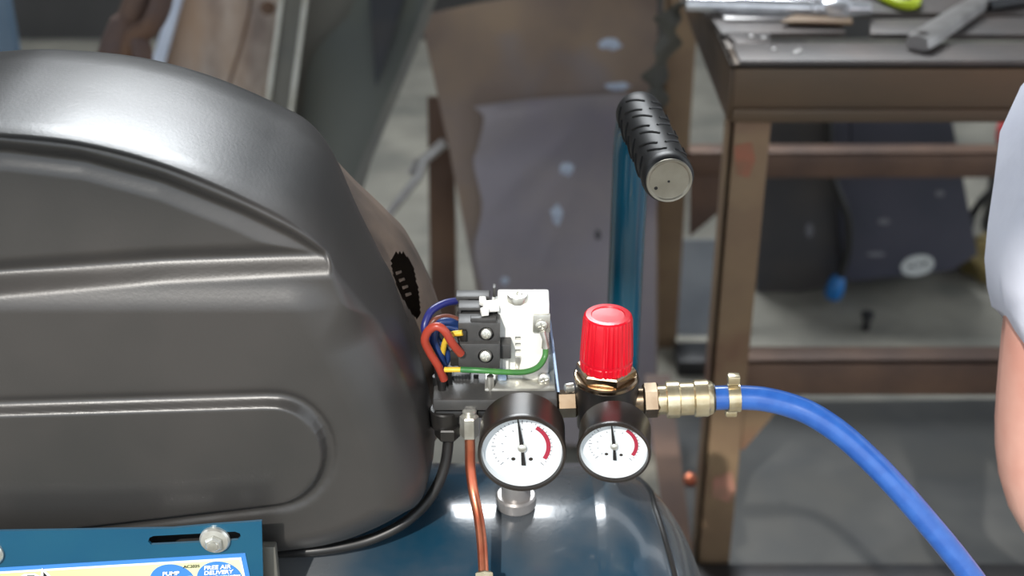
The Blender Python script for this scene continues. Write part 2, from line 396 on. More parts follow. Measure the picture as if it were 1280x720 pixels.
bmg = bmesh.new(); bmg.from_mesh(me); bmesh.ops.remove_doubles(bmg, verts=bmg.verts[:], dist=1e-6)
guard = obj('belt_guard', bmg, 'guard', comp, 60, label='black moulded plastic belt guard with raised oval panel')
# rear half of the guard: dusty, a little larger at the motor end
V = []; faces = []
rows = [(-0.02, -0.003), (-0.004, -0.0015), (0.004, 0.001), (0.014, 0.005), (0.03, 0.009), (0.05, 0.011), (0.068, 0.008), (0.08, 0.0), (0.086, -0.02), (0.086, -0.2)]
ri = np.linspace(0, len(rows) - 1, (len(rows) - 1) * 8 + 1)
rows = list(zip(np.interp(ri, range(len(rows)), [a_[0] for a_ in rows]), np.interp(ri, range(len(rows)), [a_[1] for a_ in rows])))
for yo, off in rows:
    for j in range(N):
        oo = off
        p = (O[j] + nrm[j] * (off * right[j] - 0.02 * (1 - right[j]))) if off > -0.021 else None
        if p is None:
            f_ = min(1.0, (-0.02 - off) / 0.18); p = (O[j] + nrm[j] * -0.02) * (1 - f_) + SPN[j] * f_
        V.append((p[0], GY + edge_r[j] + 0.107 * dsc[j] + yo * (0.15 + 0.85 * right[j]), p[1]))
for i in range(len(rows) - 1):
    for j in range(N): faces.append((i*N + j, (i+1)*N + j, (i+1)*N + (j+1) % N, i*N + (j+1) % N))
me = bpy.data.meshes.new('rear_shell'); me.from_pydata(V, [], faces)
bmg = bmesh.new(); bmg.from_mesh(me)
obj('rear_shell', bmg, 'guard_dusty', guard, 60, label='dusty brown rear half of the guard')
# dark vent mouth cut into the rear shell, laid on its surface
rs = [o for o in guard.children if o.name.startswith('rear_shell')][0]
bv = BVHTree.FromPolygons([v.co + WL[rs] for v in rs.data.vertices], [tuple(p.vertices) for p in rs.data.polygons])
def on_shell(px, py, lift):
    h, n, _, _ = bv.ray_cast(Vector((0, 0, H)), ray(px, py).normalized())
    if h is None: return None
    if n.dot(ray(px, py)) > 0: n = -n
    return h + n * lift
def shell_patch(px, lift):
    ring = [on_shell(x, y, lift) for x, y in px]; ring = [p for p in ring if p]
    c0 = sum(ring, Vector()) / len(ring); b = bmesh.new()
    cx = sum(p[0] for p in px) / len(px); cy = sum(p[1] for p in px) / len(px)
    rows_ = []
    for f in (1.0, 0.8, 0.6, 0.4, 0.2):
        rows_.append([b.verts.new(on_shell(cx + (x - cx)*f, cy + (y - cy)*f, lift) or ring[k % len(ring)]) for k, (x, y) in enumerate(px)])
    m_ = len(px)
    for qa, wa in zip(rows_, rows_[1:]):
        for k in range(m_): b.faces.new((qa[k], qa[(k+1) % m_], wa[(k+1) % m_], wa[k]))
    b.faces.new(rows_[-1])
    bmesh.ops.solidify(b, geom=b.faces[:], thickness=0.002)
    return b
vent_px = np.array([(494, 316), (503, 315), (511, 322), (517, 335), (521, 352), (524, 372), (526, 392), (520, 398), (512, 388), (503, 372), (495, 354), (490, 336), (489, 324)], float)
bmv = bmesh.new(); bmv.from_mesh(rs.data)
def to_px(p):
    q = p - Vector((0, 0, H)); dp = q.y * cp - q.z * sp; return (640 + F * q.x / dp, 360 + F * (-q.y * sp - q.z * cp) / dp)
cs = [f.calc_center_median() + WL[rs] for f in bmv.faces]
ins = sd_poly(np.array([to_px(c_) for c_ in cs]), vent_px) > 0
def first_hit(c_):
    d_ = c_ - Vector((0, 0, H)); h_ = bv.ray_cast(Vector((0, 0, H)), d_.normalized())
    return h_[0] is not None and abs(h_[3] - d_.length) < 0.002
kill = [f for f, c_, k_ in zip(bmv.faces, cs, ins) if k_ and first_hit(c_)]
bmesh.ops.delete(bmv, geom=kill, context='FACES'); bmv.to_mesh(rs.data); bmv.free()
for k in range(4):
    obj('vent_rib', shell_patch([(492 + 4*k, 341 + 9*k), (499 + 4*k, 339 + 9*k), (500 + 4*k, 342 + 9*k), (493 + 4*k, 345 + 9*k)], 0.0016), 'guard_dusty', guard)

# --- blue mounting plate with slot, bolts and rating label
BY = 0.6
pl_px = [(-250, 672), (0, 664), (215, 660.5), (265, 656), (300, 653.5), (327, 651.5), (331, 800), (-250, 815)]
slot_px = [(189, 681), (185, 677), (187, 672), (192, 670), (294, 664.5), (300, 667), (301, 671), (297, 675), (240, 678.5)]
def plate_with_slot():
    b = bmesh.new(); th = 0.0016
    def ring(px, y): return [b.verts.new(W(x, yy, BY) + Vector((0, y, 0))) for x, yy in px]
    of, ob, sf, sb = ring(pl_px, 0), ring(pl_px, th), ring(slot_px, 0), ring(slot_px, th)
    def loop(a): return [b.edges.new((a[i], a[(i+1) % len(a)])) for i in range(len(a))]
    for o_, s_ in ((of, sf), (ob, sb)):
        ee = loop(o_) + loop(s_); bmesh.ops.triangle_fill(b, edges=ee, use_beauty=True)
    for a, c in ((of, ob), (sf, sb)):
        for i in range(len(a)): b.faces.new((a[i], a[(i+1) % len(a)], c[(i+1) % len(a)], c[i]))
    return b
plate = obj('mounting_plate', plate_with_slot(), 'bracketblue', comp, 20, label='blue painted slotted mounting plate')
def flange_bolt(px, py):
    c = W(px, py, BY); s = BY / ray(px, py).y / F
    bo = lathe([(19*s, 0.0), (19*s, 0.0015), (17*s, 0.0028), (12*s, 0.0034)], c, (0, -1, 0), 36)
    o = obj('flange_bolt', bo, 'zinc', plate, 30)
    hb = hexnut(c + Vector((0, -0.003, 0)), (0, -1, 0), 11.5*s, 0.0034, 0.001)
    lathe([(7*s, 0), (6*s, 0.0008), (1*s, 0.001)], c + Vector((0, -0.0062, 0)), (0, -1, 0), 20, hb)
    obj('bolt_head', hb, 'zinc', plate, 25)
flange_bolt(269, 673.5); flange_bolt(-14, 690)
# grey support foot to the right of the plate
obj('guard_stay', pbox(331, 684, 344, 790, BY + 0.012, 0.006, 0.0012), 'greyedge', comp)
# label
ang = math.atan2((W(304, 691, BY) - W(0, 709, BY)).z, (W(304, 691, BY) - W(0, 709, BY)).x)
ex = Vector((math.cos(ang), 0, math.sin(ang))); ez = Vector((-math.sin(ang), 0, math.cos(ang)))
TRc = W(306.5, 691, BY) + Vector((0, -0.0004, 0)); s = BY / ray(300, 700).y / F
def LB(x, z, y=0): return TRc + ex * (x * s) + ez * (z * s) + Vector((0, -y, 0))      # label coords in pixels from its top right corner
def lrect(x0, x1, z0, z1, y): return prism([LB(x0, z0, y), LB(x1, z0, y), LB(x1, z1, y), LB(x0, z1, y)], (0, 0.0003, 0))
label = obj('rating_label', lrect(-540, 0, -120, 0, 0), 'lblblue', comp, None, label='blue bordered yellow rating label')
obj('label_white_line', lrect(-540, -6, -114, -6, 0.0003), 'lblwhite', label, None)
obj('label_ground', lrect(-540, -8.5, -111, -8.5, 0.0006), 'lblyellow', label, None)
def disc(cx, cz, rx, rz, y, m, name, n=48):
    obj(name, prism([LB(cx + rx*math.cos(t), cz + rz*math.sin(t), y) for t in np.linspace(0, 2*math.pi, n, endpoint=False)], (0, 0.0003, 0)), m, label, None)
disc(-98, -38, 29, 29, 0.0009, 'lblblue', 'pump_disc'); disc(-38, -38, 29, 29, 0.0009, 'lblblue', 'delivery_disc')
def ltext(t, x, z, size, m, shear=0.0, bold=0.0, al='CENTER'):
    obj('lettering', text_mesh(t, size*s, LB(x, z, 0.0013), ex, ez, shear, bold*s, 0.00005, al), m, label, None)
ltext('PUMP', -98, -25.5, 8.5, 'lblwhite', 0.25, 0.25); ltext('DISPLACEMENT', -98, -33.5, 7.2, 'lblwhite', 0.25, 0.25)
ltext('FREE AIR', -38, -20, 8.8, 'lblwhite', 0.25, 0.25); ltext('DELIVERY', -38, -28, 8.5, 'lblwhite', 0.25, 0.25)
ltext('Under Normal Operating Conditions', -38, -32.5, 3.6, 'lblwhite', 0.2, 0.1)
obj('disc_panel', lrect(-24, -12, -46, -36.5, 0.0012), 'lblwhite', label, None)
ltext('AC2025', -70, -15.5, 6.2, 'ink', 0.25, 0.06)
for k in range(7):     # tops of the black lettering that runs along the lower edge
    obj('letter_top', lrect(-182 + 5.2*k, -178.2 + 5.2*k, -40, -26.5 + 0.1*k, 0.0009), 'ink', label, None)
def lpoly(px, y, m, name):
    obj(name, prism([LB(x, z, y) for x, z in px], (0, 0.0003, 0)), m, label, None)
lpoly([(-300, -22), (-282, -11), (-268, -11), (-262, -16), (-257, -3), (-250, -14), (-244, -30), (-300, -40)], 0.0009, 'lblwhite', 'emblem_outline')
lpoly([(-293, -20.5), (-280, -14), (-280, -19), (-288, -23)], 0.0012, 'ink', 'emblem_left')
lpoly([(-278, -12.8), (-269, -13.5), (-264, -21), (-266, -26), (-269, -18), (-278, -17.5)], 0.0012, 'ink', 'emblem_middle')
lpoly([(-256.5, -9), (-249, -24), (-246, -38), (-262, -38)], 0.0012, 'ink', 'emblem_peak')

# --- handle
hx_, hy = 0.0795, 0.845
zt = W(784, 138, 0.82).z
hp = [(hx_, hy, TZ + 0.02), (hx_, hy, TZ + 0.12), (hx_, hy, zt - 0.10), (hx_, hy, zt - 0.045)]
for a in np.linspace(0, math.pi/2, 10): hp.append((hx_ + 0.001 * a, hy - 0.038 * (1 - math.cos(a)), zt - 0.038 + 0.038 * math.sin(a)))
gs = Vector(hp[-1]); ge = W(836.5, 225.5, 0.708)
hp.append(gs + (ge - gs) * 0.5); 
handle = obj('handle_tube', tube(hp, 0.0122, 32), 'teal', comp, 60, label='teal steel handle tube')
for z in (TZ + 0.03,):
    obj('handle_bracket', box(hx_ - 0.02, hx_ + 0.02, TY + 0.09, hy + 0.012, z - 0.01, z + 0.01, 0.002), 'teal', comp)
ga = (ge - gs).normalized(); gs2 = gs - ga * 0.012; gl = (ge - gs2).length
GR = 0.0146
def grip_r(k, a, r):
    return r
gprof = [(0.0125, 0), (GR - 0.001, 0.001), (GR, 0.004)] + [(GR, h) for h in np.linspace(0.01, gl - 0.012, 4)] + [(GR + 0.0004, gl - 0.008), (GR + 0.0004, gl - 0.004), (GR - 0.0008, gl - 0.001), (GR - 0.002, gl)]
grip = obj('handle_grip', lathe(gprof, gs2, ga, 48), 'blackrub', comp, 40, label='ribbed black rubber grip')
ce1 = (Vector((0, 0, 1)) - ga * ga.z).normalized(); ce2 = ga.cross(ce1)
for row in range(7):
    for side in range(6):
        a0_ = side * math.pi / 3 + (0.26 if row % 2 else 0)
        P = []
        for t in np.linspace(0, 1, 7):
            aa = a0_ + t * 0.72; hh = 0.012 + row * 0.0135 + (0.010 * t if side % 2 else 0.010 * (1 - t))
            if hh > gl - 0.012: hh = gl - 0.012
            P.append(gs2 + ga * hh + (ce1 * math.cos(aa) + ce2 * math.sin(aa)) * (GR + 0.0001))
        obj('tread', tube(P, 0.0008, 6), 'blackrub', grip)
cap = bmesh.new()
lathe([(0.0132, -0.002), (0.0132, 0.0006), (0.0128, 0.0011), (0.0119, 0.0009), (0.0112, 0.0002), (0.0106, 0.0001), (0.001, 0.0002)], ge, ga, 48, cap)
gcap = obj('grip_end_cap', cap, 'capmetal', grip, 30, label='pale metal end cap')
for (px, py, rr) in ((820, 235.5, 0.0011), (836, 227, 0.0008)):
    c = WP(px, py, ge + ga * 0.0003, ga)
    cut(gcap, lathe([(rr, -0.0016), (rr, 0.002)], c, ga, 12))

# --- pressure switch
SY = 0.69
sw = obj('pressure_switch', pbox(541, 500, 697, 514, 0.672, 0.062, 0.0015), 'term', comp, label='pressure switch with its cover off')
SB = W(600, 500, 0.672).z                       # top of the base flange
lo = bmesh.new(); pbox(543, 514, 690, 524, 0.674, 0.05, 0.002, lo)
obj('switch_underside', lo, 'black', sw)
def SW(x0, y0, x1, y1, Y, dpt, m, name, bev=0.0006): return obj(name, pbox(x0, y0, x1, y1, Y, dpt, bev), m, sw)
# chrome base frame
SW(606, 486, 694, 497, 0.682, 0.040, 'zinc', 'base_frame')
cp_ = [W(672, 392, 0.70), W(686, 392, 0.70), W(697, 492, 0.684), W(683, 492, 0.684)]
obj('side_cheek', prism([W(684, 405, 0.722), W(686, 400, 0.715), W(697, 490, 0.684), W(695, 492, 0.73)], (0.0012, 0, 0)), 'clear', sw)
# white contact housing
hsg = SW(622, 381, 687, 468, 0.697, 0.020, 'white', 'contact_housing', 0.0012)
SW(634, 464, 682, 487, 0.694, 0.022, 'white', 'housing_foot', 0.001)
SW(615, 390, 624, 470, 0.702, 0.02, 'white', 'housing_edge', 0.0008)
# top lug of the housing reaching over the terminal block
lugz = W(640, 382, 0.697).z
def LUG(px, py): return WZ(px, py, lugz + 0.001)
obj('contact_lug', prism([LUG(x, y) for x, y in ((624, 374), (608, 375), (607, 370), (599, 370), (599, 376), (604, 378), (604, 383), (600, 385), (602, 390), (611, 389), (611, 385), (624, 384))], (0, 0, -0.003), 0.0004), 'white', sw)
def screw(px, py, Y, rpx, axis, head='zinc', slot=True, up=False):
    c = W(px, py, Y); s_ = Y / ray(px, py).y / F; r_ = rpx * s_; ax = Vector(axis).normalized()
    o = bmesh.new(); lathe([(r_, -0.002), (r_, 0.0006), (r_*0.86, 0.0016), (r_*0.5, 0.0021), (r_*0.05, 0.0022)], c, ax, 24, o)
    scr = obj('screw', o, head, sw, 40)
    if slot:
        e1 = (Vector((1, 0, 0.35)) - ax * Vector((1, 0, 0.35)).dot(ax)).normalized(); e2 = ax.cross(e1)
        for d1, d2 in ((e1, e2), (e2, e1)):
            pts = [c + ax*0.0010 + d1*r_*0.6*i + d2*r_*0.14*j for i, j in ((-1, -1), (1, -1), (1, 1), (-1, 1))]
            cut(scr, prism(pts, ax * 0.003))
c = LUG(647, 374)
o_ = bmesh.new(); lathe([(0.0062, -0.001), (0.0062, 0.002), (0.0055, 0.0033), (0.001, 0.0036)], c, (0, 0, 1), 32, o_)
adj = obj('adjusting_screw', o_, 'zinc', sw, 40)
for d1, d2 in ((Vector((1, 0, 0)), Vector((0, 1, 0))), (Vector((0, 1, 0)), Vector((1, 0, 0)))):
    cut(adj, prism([c + Vector((0, 0, 0.0016)) + d1*0.0030*i + d2*0.0007*j for i, j in ((-1, -1), (1, -1), (1, 1), (-1, 1))], (0, 0, 0.004)))
# bracket with earth screw on the housing
SW(666, 394, 688, 416, 0.6945, 0.003, 'zinc', 'earth_tab', 0.0005)
screw(677, 406, 0.6945, 8, (0, -1, 0.1))
obj('earth_crimp', tube([W(678, 414, 0.692), W(681, 424, 0.691), W(682, 434, 0.691)], [0.002, 0.0016, 0.0026], 10), 'zinc', sw)
# slots in the housing and small lever
for y in (424, 432, 440): cut(hsg, pbox(644, y, 651, y + 4, 0.694, 0.013))
SW(644, 446, 651, 462, 0.6955, 0.003, 'zinc', 'housing_latch', 0.0004)
SW(624, 431, 639, 449, 0.688, 0.016, 'term', 'side_latch', 0.0008)
SW(628, 449, 636, 462, 0.694, 0.006, 'white', 'latch_spring_seat', 0.0005)
obj('housing_dome', lathe([(0.009, 0), (0.0085, 0.002), (0.006, 0.0045), (0.001, 0.0056)], W(667, 459, 0.697), (0, -1, 0.2), 24), 'white', sw)
# black terminal block, in steps
lot = SW(573, 430, 625, 461, 0.682, 0.03, 'term', 'lower_terminal', 0.0007)
mit = SW(573, 404, 625, 429.5, 0.686, 0.012, 'term', 'middle_terminal', 0.0007)
SW(588, 398, 620, 403.5, 0.6885, 0.004, 'termlight', 'terminal_rib', 0.0004)
tst = SW(573, 385, 625, 398, 0.700, 0.010, 'termlight', 'terminal_step', 0.0006)
cut(tst, pbox(576, 391, 620, 396, 0.697, 0.007))
upt = SW(570, 371, 612, 384, 0.712, 0.009, 'termlight', 'upper_terminal', 0.0007)
cut(upt, pbox(584, 377, 604, 383, 0.709, 0.007))
SW(572, 400, 625, 440, 0.699, 0.012, 'term', 'terminal_body', 0.0006)
SW(616, 360, 620, 372, 0.716, 0.006, 'termlight', 'terminal_nib', 0.0004)
for (x0, y0, x1, y1) in ((575, 414, 583, 427), (563, 440, 583, 458)): SW(x0, y0, x1, y1, 0.6835, 0.018, 'black', 'terminal_mouth', 0.0004)
screw(608, 417, 0.686, 7.2, (-0.1, -1, 0.25)); screw(607, 445, 0.682, 7.6, (-0.1, -1, 0.25))
for p in ((607, 417, 0.6855), (606, 445, 0.6815)):
    cut(mit if p[1] < 430 else lot, lathe([(0.0046, -0.0035), (0.0046, 0.003)], W(p[0]+1, p[1]+1, p[2]), (0, -1, 0), 24))
# works below: springs, posts, springs seat
SW(566, 470, 588, 496, 0.694, 0.02, 'term', 'spring_block', 0.0006)
for k in range(5): SW(568 + 4*k, 470, 570 + 4*k, 494, 0.6932, 0.002, 'termlight', 'spring_block_rib', 0.0002)
SW(592, 474, 598, 496, 0.690, 0.006, 'termlight', 'lever_post', 0.0004)
SW(588, 462, 640, 500, 0.712, 0.012, 'black', 'works_back', 0.0004)
SW(622, 468, 633, 476, 0.690, 0.008, 'clear', 'small_plunger', 0.0006)
def stand(px, y0, y1, Y, r_, m, name):
    a_, b__ = W(px, y1, Y), W(px, y0, Y); z1 = b__.z
    obj(name, lathe([(r_*1.5, 0), (r_*1.5, 0.002), (r_, 0.0025), (r_, z1 - a_.z)], a_, (0, 0, 1), 20), m, sw)
stand(613, 470, 492, 0.684, 0.0022, 'zinc', 'adjusting_post')
screw(680, 474, 0.690, 8, (0, -1, 0.3)); screw(663, 481, 0.690, 4, (0, -1, 0.2), 'ink', False)
stand(553, 474, 500, 0.684, 0.0026, 'black', 'cable_ferrule')
obj('ferrule_pin', tube([W(554, 473, 0.683), W(554, 486, 0.683)], 0.0011, 8), 'zinc', sw)
for x, y in ((545, 470), (560, 462), (547, 458)):
    obj('crimp_sleeve', tube([W(x, y, 0.69), W(x + 2, y + 24, 0.69)], 0.0022, 10), 'blackrub', sw)
# wires
def wire(pts, r_, m): obj('wire', tube(spline([W(*p) for p in pts], 8), r_, 10), m, sw, 60)
wire([(573, 376, 0.715), (556, 379, 0.708), (540, 388, 0.70), (533, 400, 0.695), (531, 412, 0.692), (537, 430, 0.69), (548, 460, 0.69)], 0.0023, 'wnavy')
wire([(576, 442, 0.680), (566, 430, 0.676), (556, 414, 0.674), (546, 408, 0.674), (536, 413, 0.675), (531, 425, 0.676), (537, 440, 0.678), (548, 458, 0.68), (555, 474, 0.683)], 0.0025, 'wred')
wire([(575, 408, 0.695), (562, 402, 0.692), (550, 404, 0.69), (543, 416, 0.688), (544, 430, 0.688), (551, 446, 0.688), (556, 462, 0.69)], 0.0024, 'wblue')
wire([(574, 412, 0.692), (552, 408, 0.692), (545, 420, 0.691), (556, 436, 0.691), (560, 446, 0.691), (553, 462, 0.691)], 0.0021, 'wblue')
wire([(578, 402, 0.70), (560, 396, 0.70), (545, 399, 0.695), (537, 408, 0.693)], 0.0018, 'wbrown')
wire([(578, 416, 0.683), (565, 418, 0.684), (557, 426, 0.686), (553, 442, 0.689), (550, 460, 0.69)], 0.0018, 'wyellow')
M['wgreen'] = mat('wire_green', rgb(52, 112, 60), 0.35, 0, rgb(74, 130, 66), 60)
wire([(556, 462, 0.678), (566, 462, 0.677), (577, 462, 0.677)], 0.0016, 'wyellow')
wire([(576, 462, 0.677), (600, 463, 0.675), (630, 465, 0.676), (655, 465, 0.680), (672, 459, 0.684), (681, 446, 0.689), (682, 432, 0.691)], 0.0018, 'wgreen')

# --- fittings under the switch
def vfit(px, y0, y1, Y, r_, m, name, nn=24, parent=sw):
    a_, b__ = W(px, y1, Y), W(px, y0, Y); h = b__.z - a_.z
    return obj(name, lathe([(r_ - 0.0008, 0), (r_, 0.0008), (r_, h - 0.0008), (r_ - 0.0008, h)], a_, (0, 0, 1), nn), m, parent, 30)
vfit(556, 510, 531, 0.68, 0.0088, 'black', 'unloader_port')
vfit(560, 531, 545, 0.676, 0.0080, 'black', 'unloader_nut', 6)
vfit(587, 512, 521, 0.672, 0.0042, 'zinc', 'pipe_collar')
vfit(587, 519, 545, 0.670, 0.0056, 'zinc', 'pipe_nut', 6)
obj('pipe_wing', prism([W(573, 541, 0.675), W(575, 545, 0.675), (W(582, 544, 0.672)), W(579, 520, 0.672)], (0, 0.004, 0)), 'zinc', sw)
cop = spline([W(587, 536, 0.670), W(587.5, 560, 0.670), W(588, 585, 0.668), W(592, 615, 0.662), W(598, 645, 0.652), W(602, 675, 0.64), W(604, 705, 0.628), W(605, 730, 0.618)], 8)
cpo = obj('copper_pipe', tube(cop, 0.0031, 18), 'copper', comp, 60, label='bare copper pipe')
e_ = cop[-1]
dirn = (cop[-1] - cop[-6]).normalized()
fb = W(605, 716, 0.6235)
fit = bmesh.new(); lathe([(0.0048, 0), (0.0058, 0.001), (0.0058, 0.014), (0.007, 0.0145), (0.007, 0.03)], fb, dirn, 6, fit)
obj('pipe_union', fit, 'brass', cpo, 25)
ub = fb + dirn * 0.028
hit = tv.ray_cast(ub + Vector((0, 0, 0.2)), Vector((0, 0, -1)))[0]
obj('check_valve', lathe([(0.0095, -0.006), (0.0095, max(0.004, ub.z - hit.z + 0.002)), (0.0085, max(0.004, ub.z - hit.z) + 0.008), (0.006, max(0.004, ub.z - hit.z) + 0.010)], hit, (0, 0, 1), 24), 'brass', cpo, 30)
bh = spline([W(560, 540, 0.676), W(560, 556, 0.675), W(556, 582, 0.672), W(546, 608, 0.668), W(528, 634, 0.664), W(500, 657, 0.66), W(464, 674, 0.656), W(424, 684, 0.652), W(385, 689, 0.65), W(340, 691, 0.652)], 8)
obj('unloader_tube', tube(bh, 0.0033, 18), 'blackrub', comp, 60, label='thin black plastic air tube')
# second thin copper line lying along the tank top, half hidden
obj('tank_pipe', tube([W(520, 583, 0.80), W(560, 582, 0.80), W(600, 581, 0.80), W(640, 580, 0.80)], 0.0016, 12), 'copper', comp, 60)
# manifold pipe between switch and tank, and stub behind gauge
obj('riser', lathe([(0.009, 0), (0.009, SB - 0.008 - TZ - TR)], (nb.x, TY, TZ + TR), (0, 0, 1), 24), 'black', sw)

# --- gauges
def gauge(px, py, Y, rpx, tilt, yaw, name, lbl):
    s_ = Y / ray(px, py).y / F; R = rpx * s_; c0 = W(px, py, Y)
    ax = Vector((math.sin(yaw), -math.cos(yaw) * math.cos(tilt), math.sin(tilt)))
    e1 = Vector((math.cos(yaw), math.sin(yaw), 0)); e2 = e1.cross(-ax); e2 = ax.cross(e1)
    if e2.z < 0: e2 = -e2
    B = lambda x, z, d_=0: c0 + e1 * (x * R) + e2 * (z * R) + ax * d_
    depth = R * 1.15
    body = lathe([(R*0.3, -depth - 0.012), (R*0.3, -depth), (R*0.93, -depth), (R*0.985, -depth + 0.0015), (R*0.985, -0.004), (R, -0.0035), (R, -0.0008), (R*0.985, 0), (R*0.93, 0), (R*0.915, -0.001), (R*0.905, -0.0092), (R*0.2, -0.0092)], c0, ax, 64)
    g = obj(name, body, 'case', comp, 35, label=lbl)
    obj('dial_wall', lathe([(R*0.900, -0.0088), (R*0.906, -0.0022)], c0, ax, 64, cap=False), 'dialwall', g)
    df = -0.0088
    dl = obj('dial', lathe([(R*0.902, df), (R*0.902, df + 0.0004)], c0, ax, 64), 'dial', g, 30)
    dz = df + 0.0005
    def arc(r0, r1, a0, a1, m, nm, n=24):
        P = [B(r0*math.sin(t), r0*math.cos(t), dz) for t in np.linspace(a0, a1, n)] + [B(r1*math.sin(t), r1*math.cos(t), dz) for t in np.linspace(a1, a0, n)]
        obj(nm, prism(P, ax * 0.0001), m, g, None)
    rad = math.radians
    arc(0.55, 0.65, rad(32), rad(122), 'dialred', 'red_arc')
    tk = bmesh.new()
    for k in range(31):
        t = rad(-135 + 9 * k)
        if 30 < -135 + 9*k < 124 and True: pass
        r0, r1 = (0.60, 0.70) if k % 5 == 0 else (0.65, 0.69)
        w_ = 0.008
        P = [B(rr*math.sin(t) + sg*w_*math.cos(t), rr*math.cos(t) - sg*w_*math.sin(t), dz) for rr, sg in ((r0, -1), (r1, -1), (r1, 1), (r0, 1))]
        prism(P, ax * 0.0001, bm=tk)
        if k % 3 == 0 and -135 + 9*k < 30:
            P = [B(rr*math.sin(t) + sg*w_*math.cos(t), rr*math.cos(t) - sg*w_*math.sin(t), dz) for rr, sg in ((0.44, -1), (0.48, -1), (0.48, 1), (0.44, 1))]
            prism(P, ax * 0.0001, bm=tk)
    obj('scale_ticks', tk, 'inkgrey', g, None)
    for sx in (-0.2, 0.2):
        cut(dl, lathe([(0.05*R, -0.003), (0.05*R, 0.002)], B(sx, -0.34, dz), ax, 20))
    nd = 0.0016
    P = [B(-0.115, 0.80, dz + nd), B(-0.09, 0.80, dz + nd), B(0.05, 0.0, dz + nd), B(-0.05, 0.0, dz + nd)]
    nbm = prism(P, ax * 0.0003)
    prism([B(-0.028, 0, dz + nd), B(0.028, 0, dz + nd), B(0.085, -0.46, dz + nd), B(-0.015, -0.46, dz + nd)], ax * 0.0003, bm=nbm)
    obj('needle', nbm, 'ink', g, None)
    obj('needle_hub', lathe([(0.10*R, -0.0012), (0.10*R, 0.0006), (0.06*R, 0.0014), (0.01*R, 0.0016)], B(0, 0, dz + nd), ax, 24), 'zinc', g)
    return g, c0, ax, R
g1, c1, ax1, R1 = gauge(652.5, 568.5, 0.622, 55.5, math.radians(2), math.radians(-1), 'tank_gauge', 'larger white dial pressure gauge below the switch')
g2, c2_, ax2, R2 = gauge(767, 567.5, 0.622, 46.5, math.radians(-3), math.radians(-6), 'outlet_gauge', 'smaller white dial gauge below the regulator')

# --- regulator
RY = 0.684
ra = W(757, 520, RY); rt = W(757, 474, RY)
reg = obj('regulator', lathe([(0.013, -0.012), (0.017, -0.006), (0.0172, 0.002), (0.0185, 0.010), (0.019, rt.z - ra.z), (0.0175, rt.z - ra.z + 0.001)], ra, (0, 0, 1), 48), 'black', comp, 35, label='black regulator body')
ring = lathe([(0.0186, 0), (0.0192, 0.0008), (0.0192, 0.0026), (0.0182, 0.0034), (0.012, 0.0034)], rt, (0, 0, 1), 48); obj('collar_ring', ring, 'darkbrass', reg, 30)
hb = hexnut(rt + Vector((0, 0, 0.0034)), (0, 0, 1), 0.0178, 0.006, 0.001, ref=(0.9, -0.2, 0)); obj('collar_nut', hb, 'darkbrass', reg, 25)
kb = rt + Vector((0, 0, 0.0085))
def kr(k, a, r_):
    return r_ - (0.0007 if (int(a / (2*math.pi) * 128) % 4 in (0,)) and kprof_flag[k] else 0)
KH = W(757, 393, RY).z - kb.z
kprof = [(0.0148, 0), (0.0153, 0.0006), (0.0155, 0.0055), (0.0151, 0.006), (0.0151, 0.0075), (0.0156, 0.008), (0.0150, KH*0.6), (0.0144, KH - 0.003), (0.0138, KH - 0.0008), (0.0128, KH), (0.0098, KH + 0.0001), (0.0094, KH - 0.0006), (0.001, KH - 0.0008)]
kprof_flag = [1, 1, 1, 0, 0, 1, 1, 1, 0, 0, 0, 0, 0]
knob = obj('regulator_knob', lathe(kprof, kb, (0, 0, 1), 128, rfun=kr), 'red', reg, 22, label='fluted red plastic knob')
# side ports
for x0, x1, yy, rr in ((697, 716, 505, 0.0085),):
    p = W(x0 - 1, yy, RY); q = W(x1 + 6, yy - 1, RY)
    obj('inlet_nut', hexnut(p, q - p, rr, (q - p).length, 0.0014, ref=(0, -0.3, 1)), 'darkbrass', reg, 25)
p = W(690, 506, RY); q = W(757, 502, RY)
obj('inlet_pipe', tube([p, q], 0.006, 20), 'darkbrass', reg, 60)
p = W(775, 502, RY); q = W(806, 500, RY)
obj('outlet_nipple', tube([p, q], 0.0078, 20), 'darkbrass', reg, 60)
obj('bleed_cap', lathe([(0.003, 0), (0.003, 0.004), (0.002, 0.005)], W(716, 484, RY), (-1, -0.3, 0), 16), 'zinc', reg)
# gauge stubs
obj('gauge_stub', tube([c1 - ax1 * 0.026, c1 - ax1 * 0.052], 0.006, 16), 'black', g1)
obj('gauge_stub', tube([c2_ - ax2 * 0.022, Vector((ra.x, RY, ra.z + 0.004))], 0.006, 16), 'black', g2)

# ------------------------------------------------------------------ air hose with quick coupler
HY = RY
A0 = W(800, 501, HY); A1 = W(893, 497, HY); hax = (A1 - A0).normalized(); hL = (A1 - A0).length
hose_t = thing('air_hose', 'blue rubber air hose with quick coupler plugged into the regulator', 'hose', (A1.x, A1.y, 0))
u = hL / 93.0
def HP(p): return A0 + hax * (p * u)
obj('coupler_hex', hexnut(HP(3), hax, 0.0104, 21*u, 0.0014, ref=(0, -0.55, 1)), 'darkbrass', hose_t, 25)
obj('coupler_neck', lathe([(0.0088, 0), (0.0088, 14*u)], HP(22), hax, 40), 'brass', hose_t, 30)
def knurl(k, a, r_): return r_ - (0.00012 if k not in (3, 4, 7, 8, 9) and int(round(a / (2*math.pi) * 96)) % 2 else 0)
obj('coupler_sleeve', lathe([(0.0098, 0), (0.0112, 0.0006), (0.0112, 16*u), (0.0100, 18*u), (0.0099, 34*u), (0.0112, 36*u), (0.0112, 52*u), (0.0104, 54*u), (0.0098, 58*u), (0.0082, 60*u)], HP(32), hax, 96, rfun=knurl), 'brass', hose_t, 30, label='knurled brass coupler sleeve')
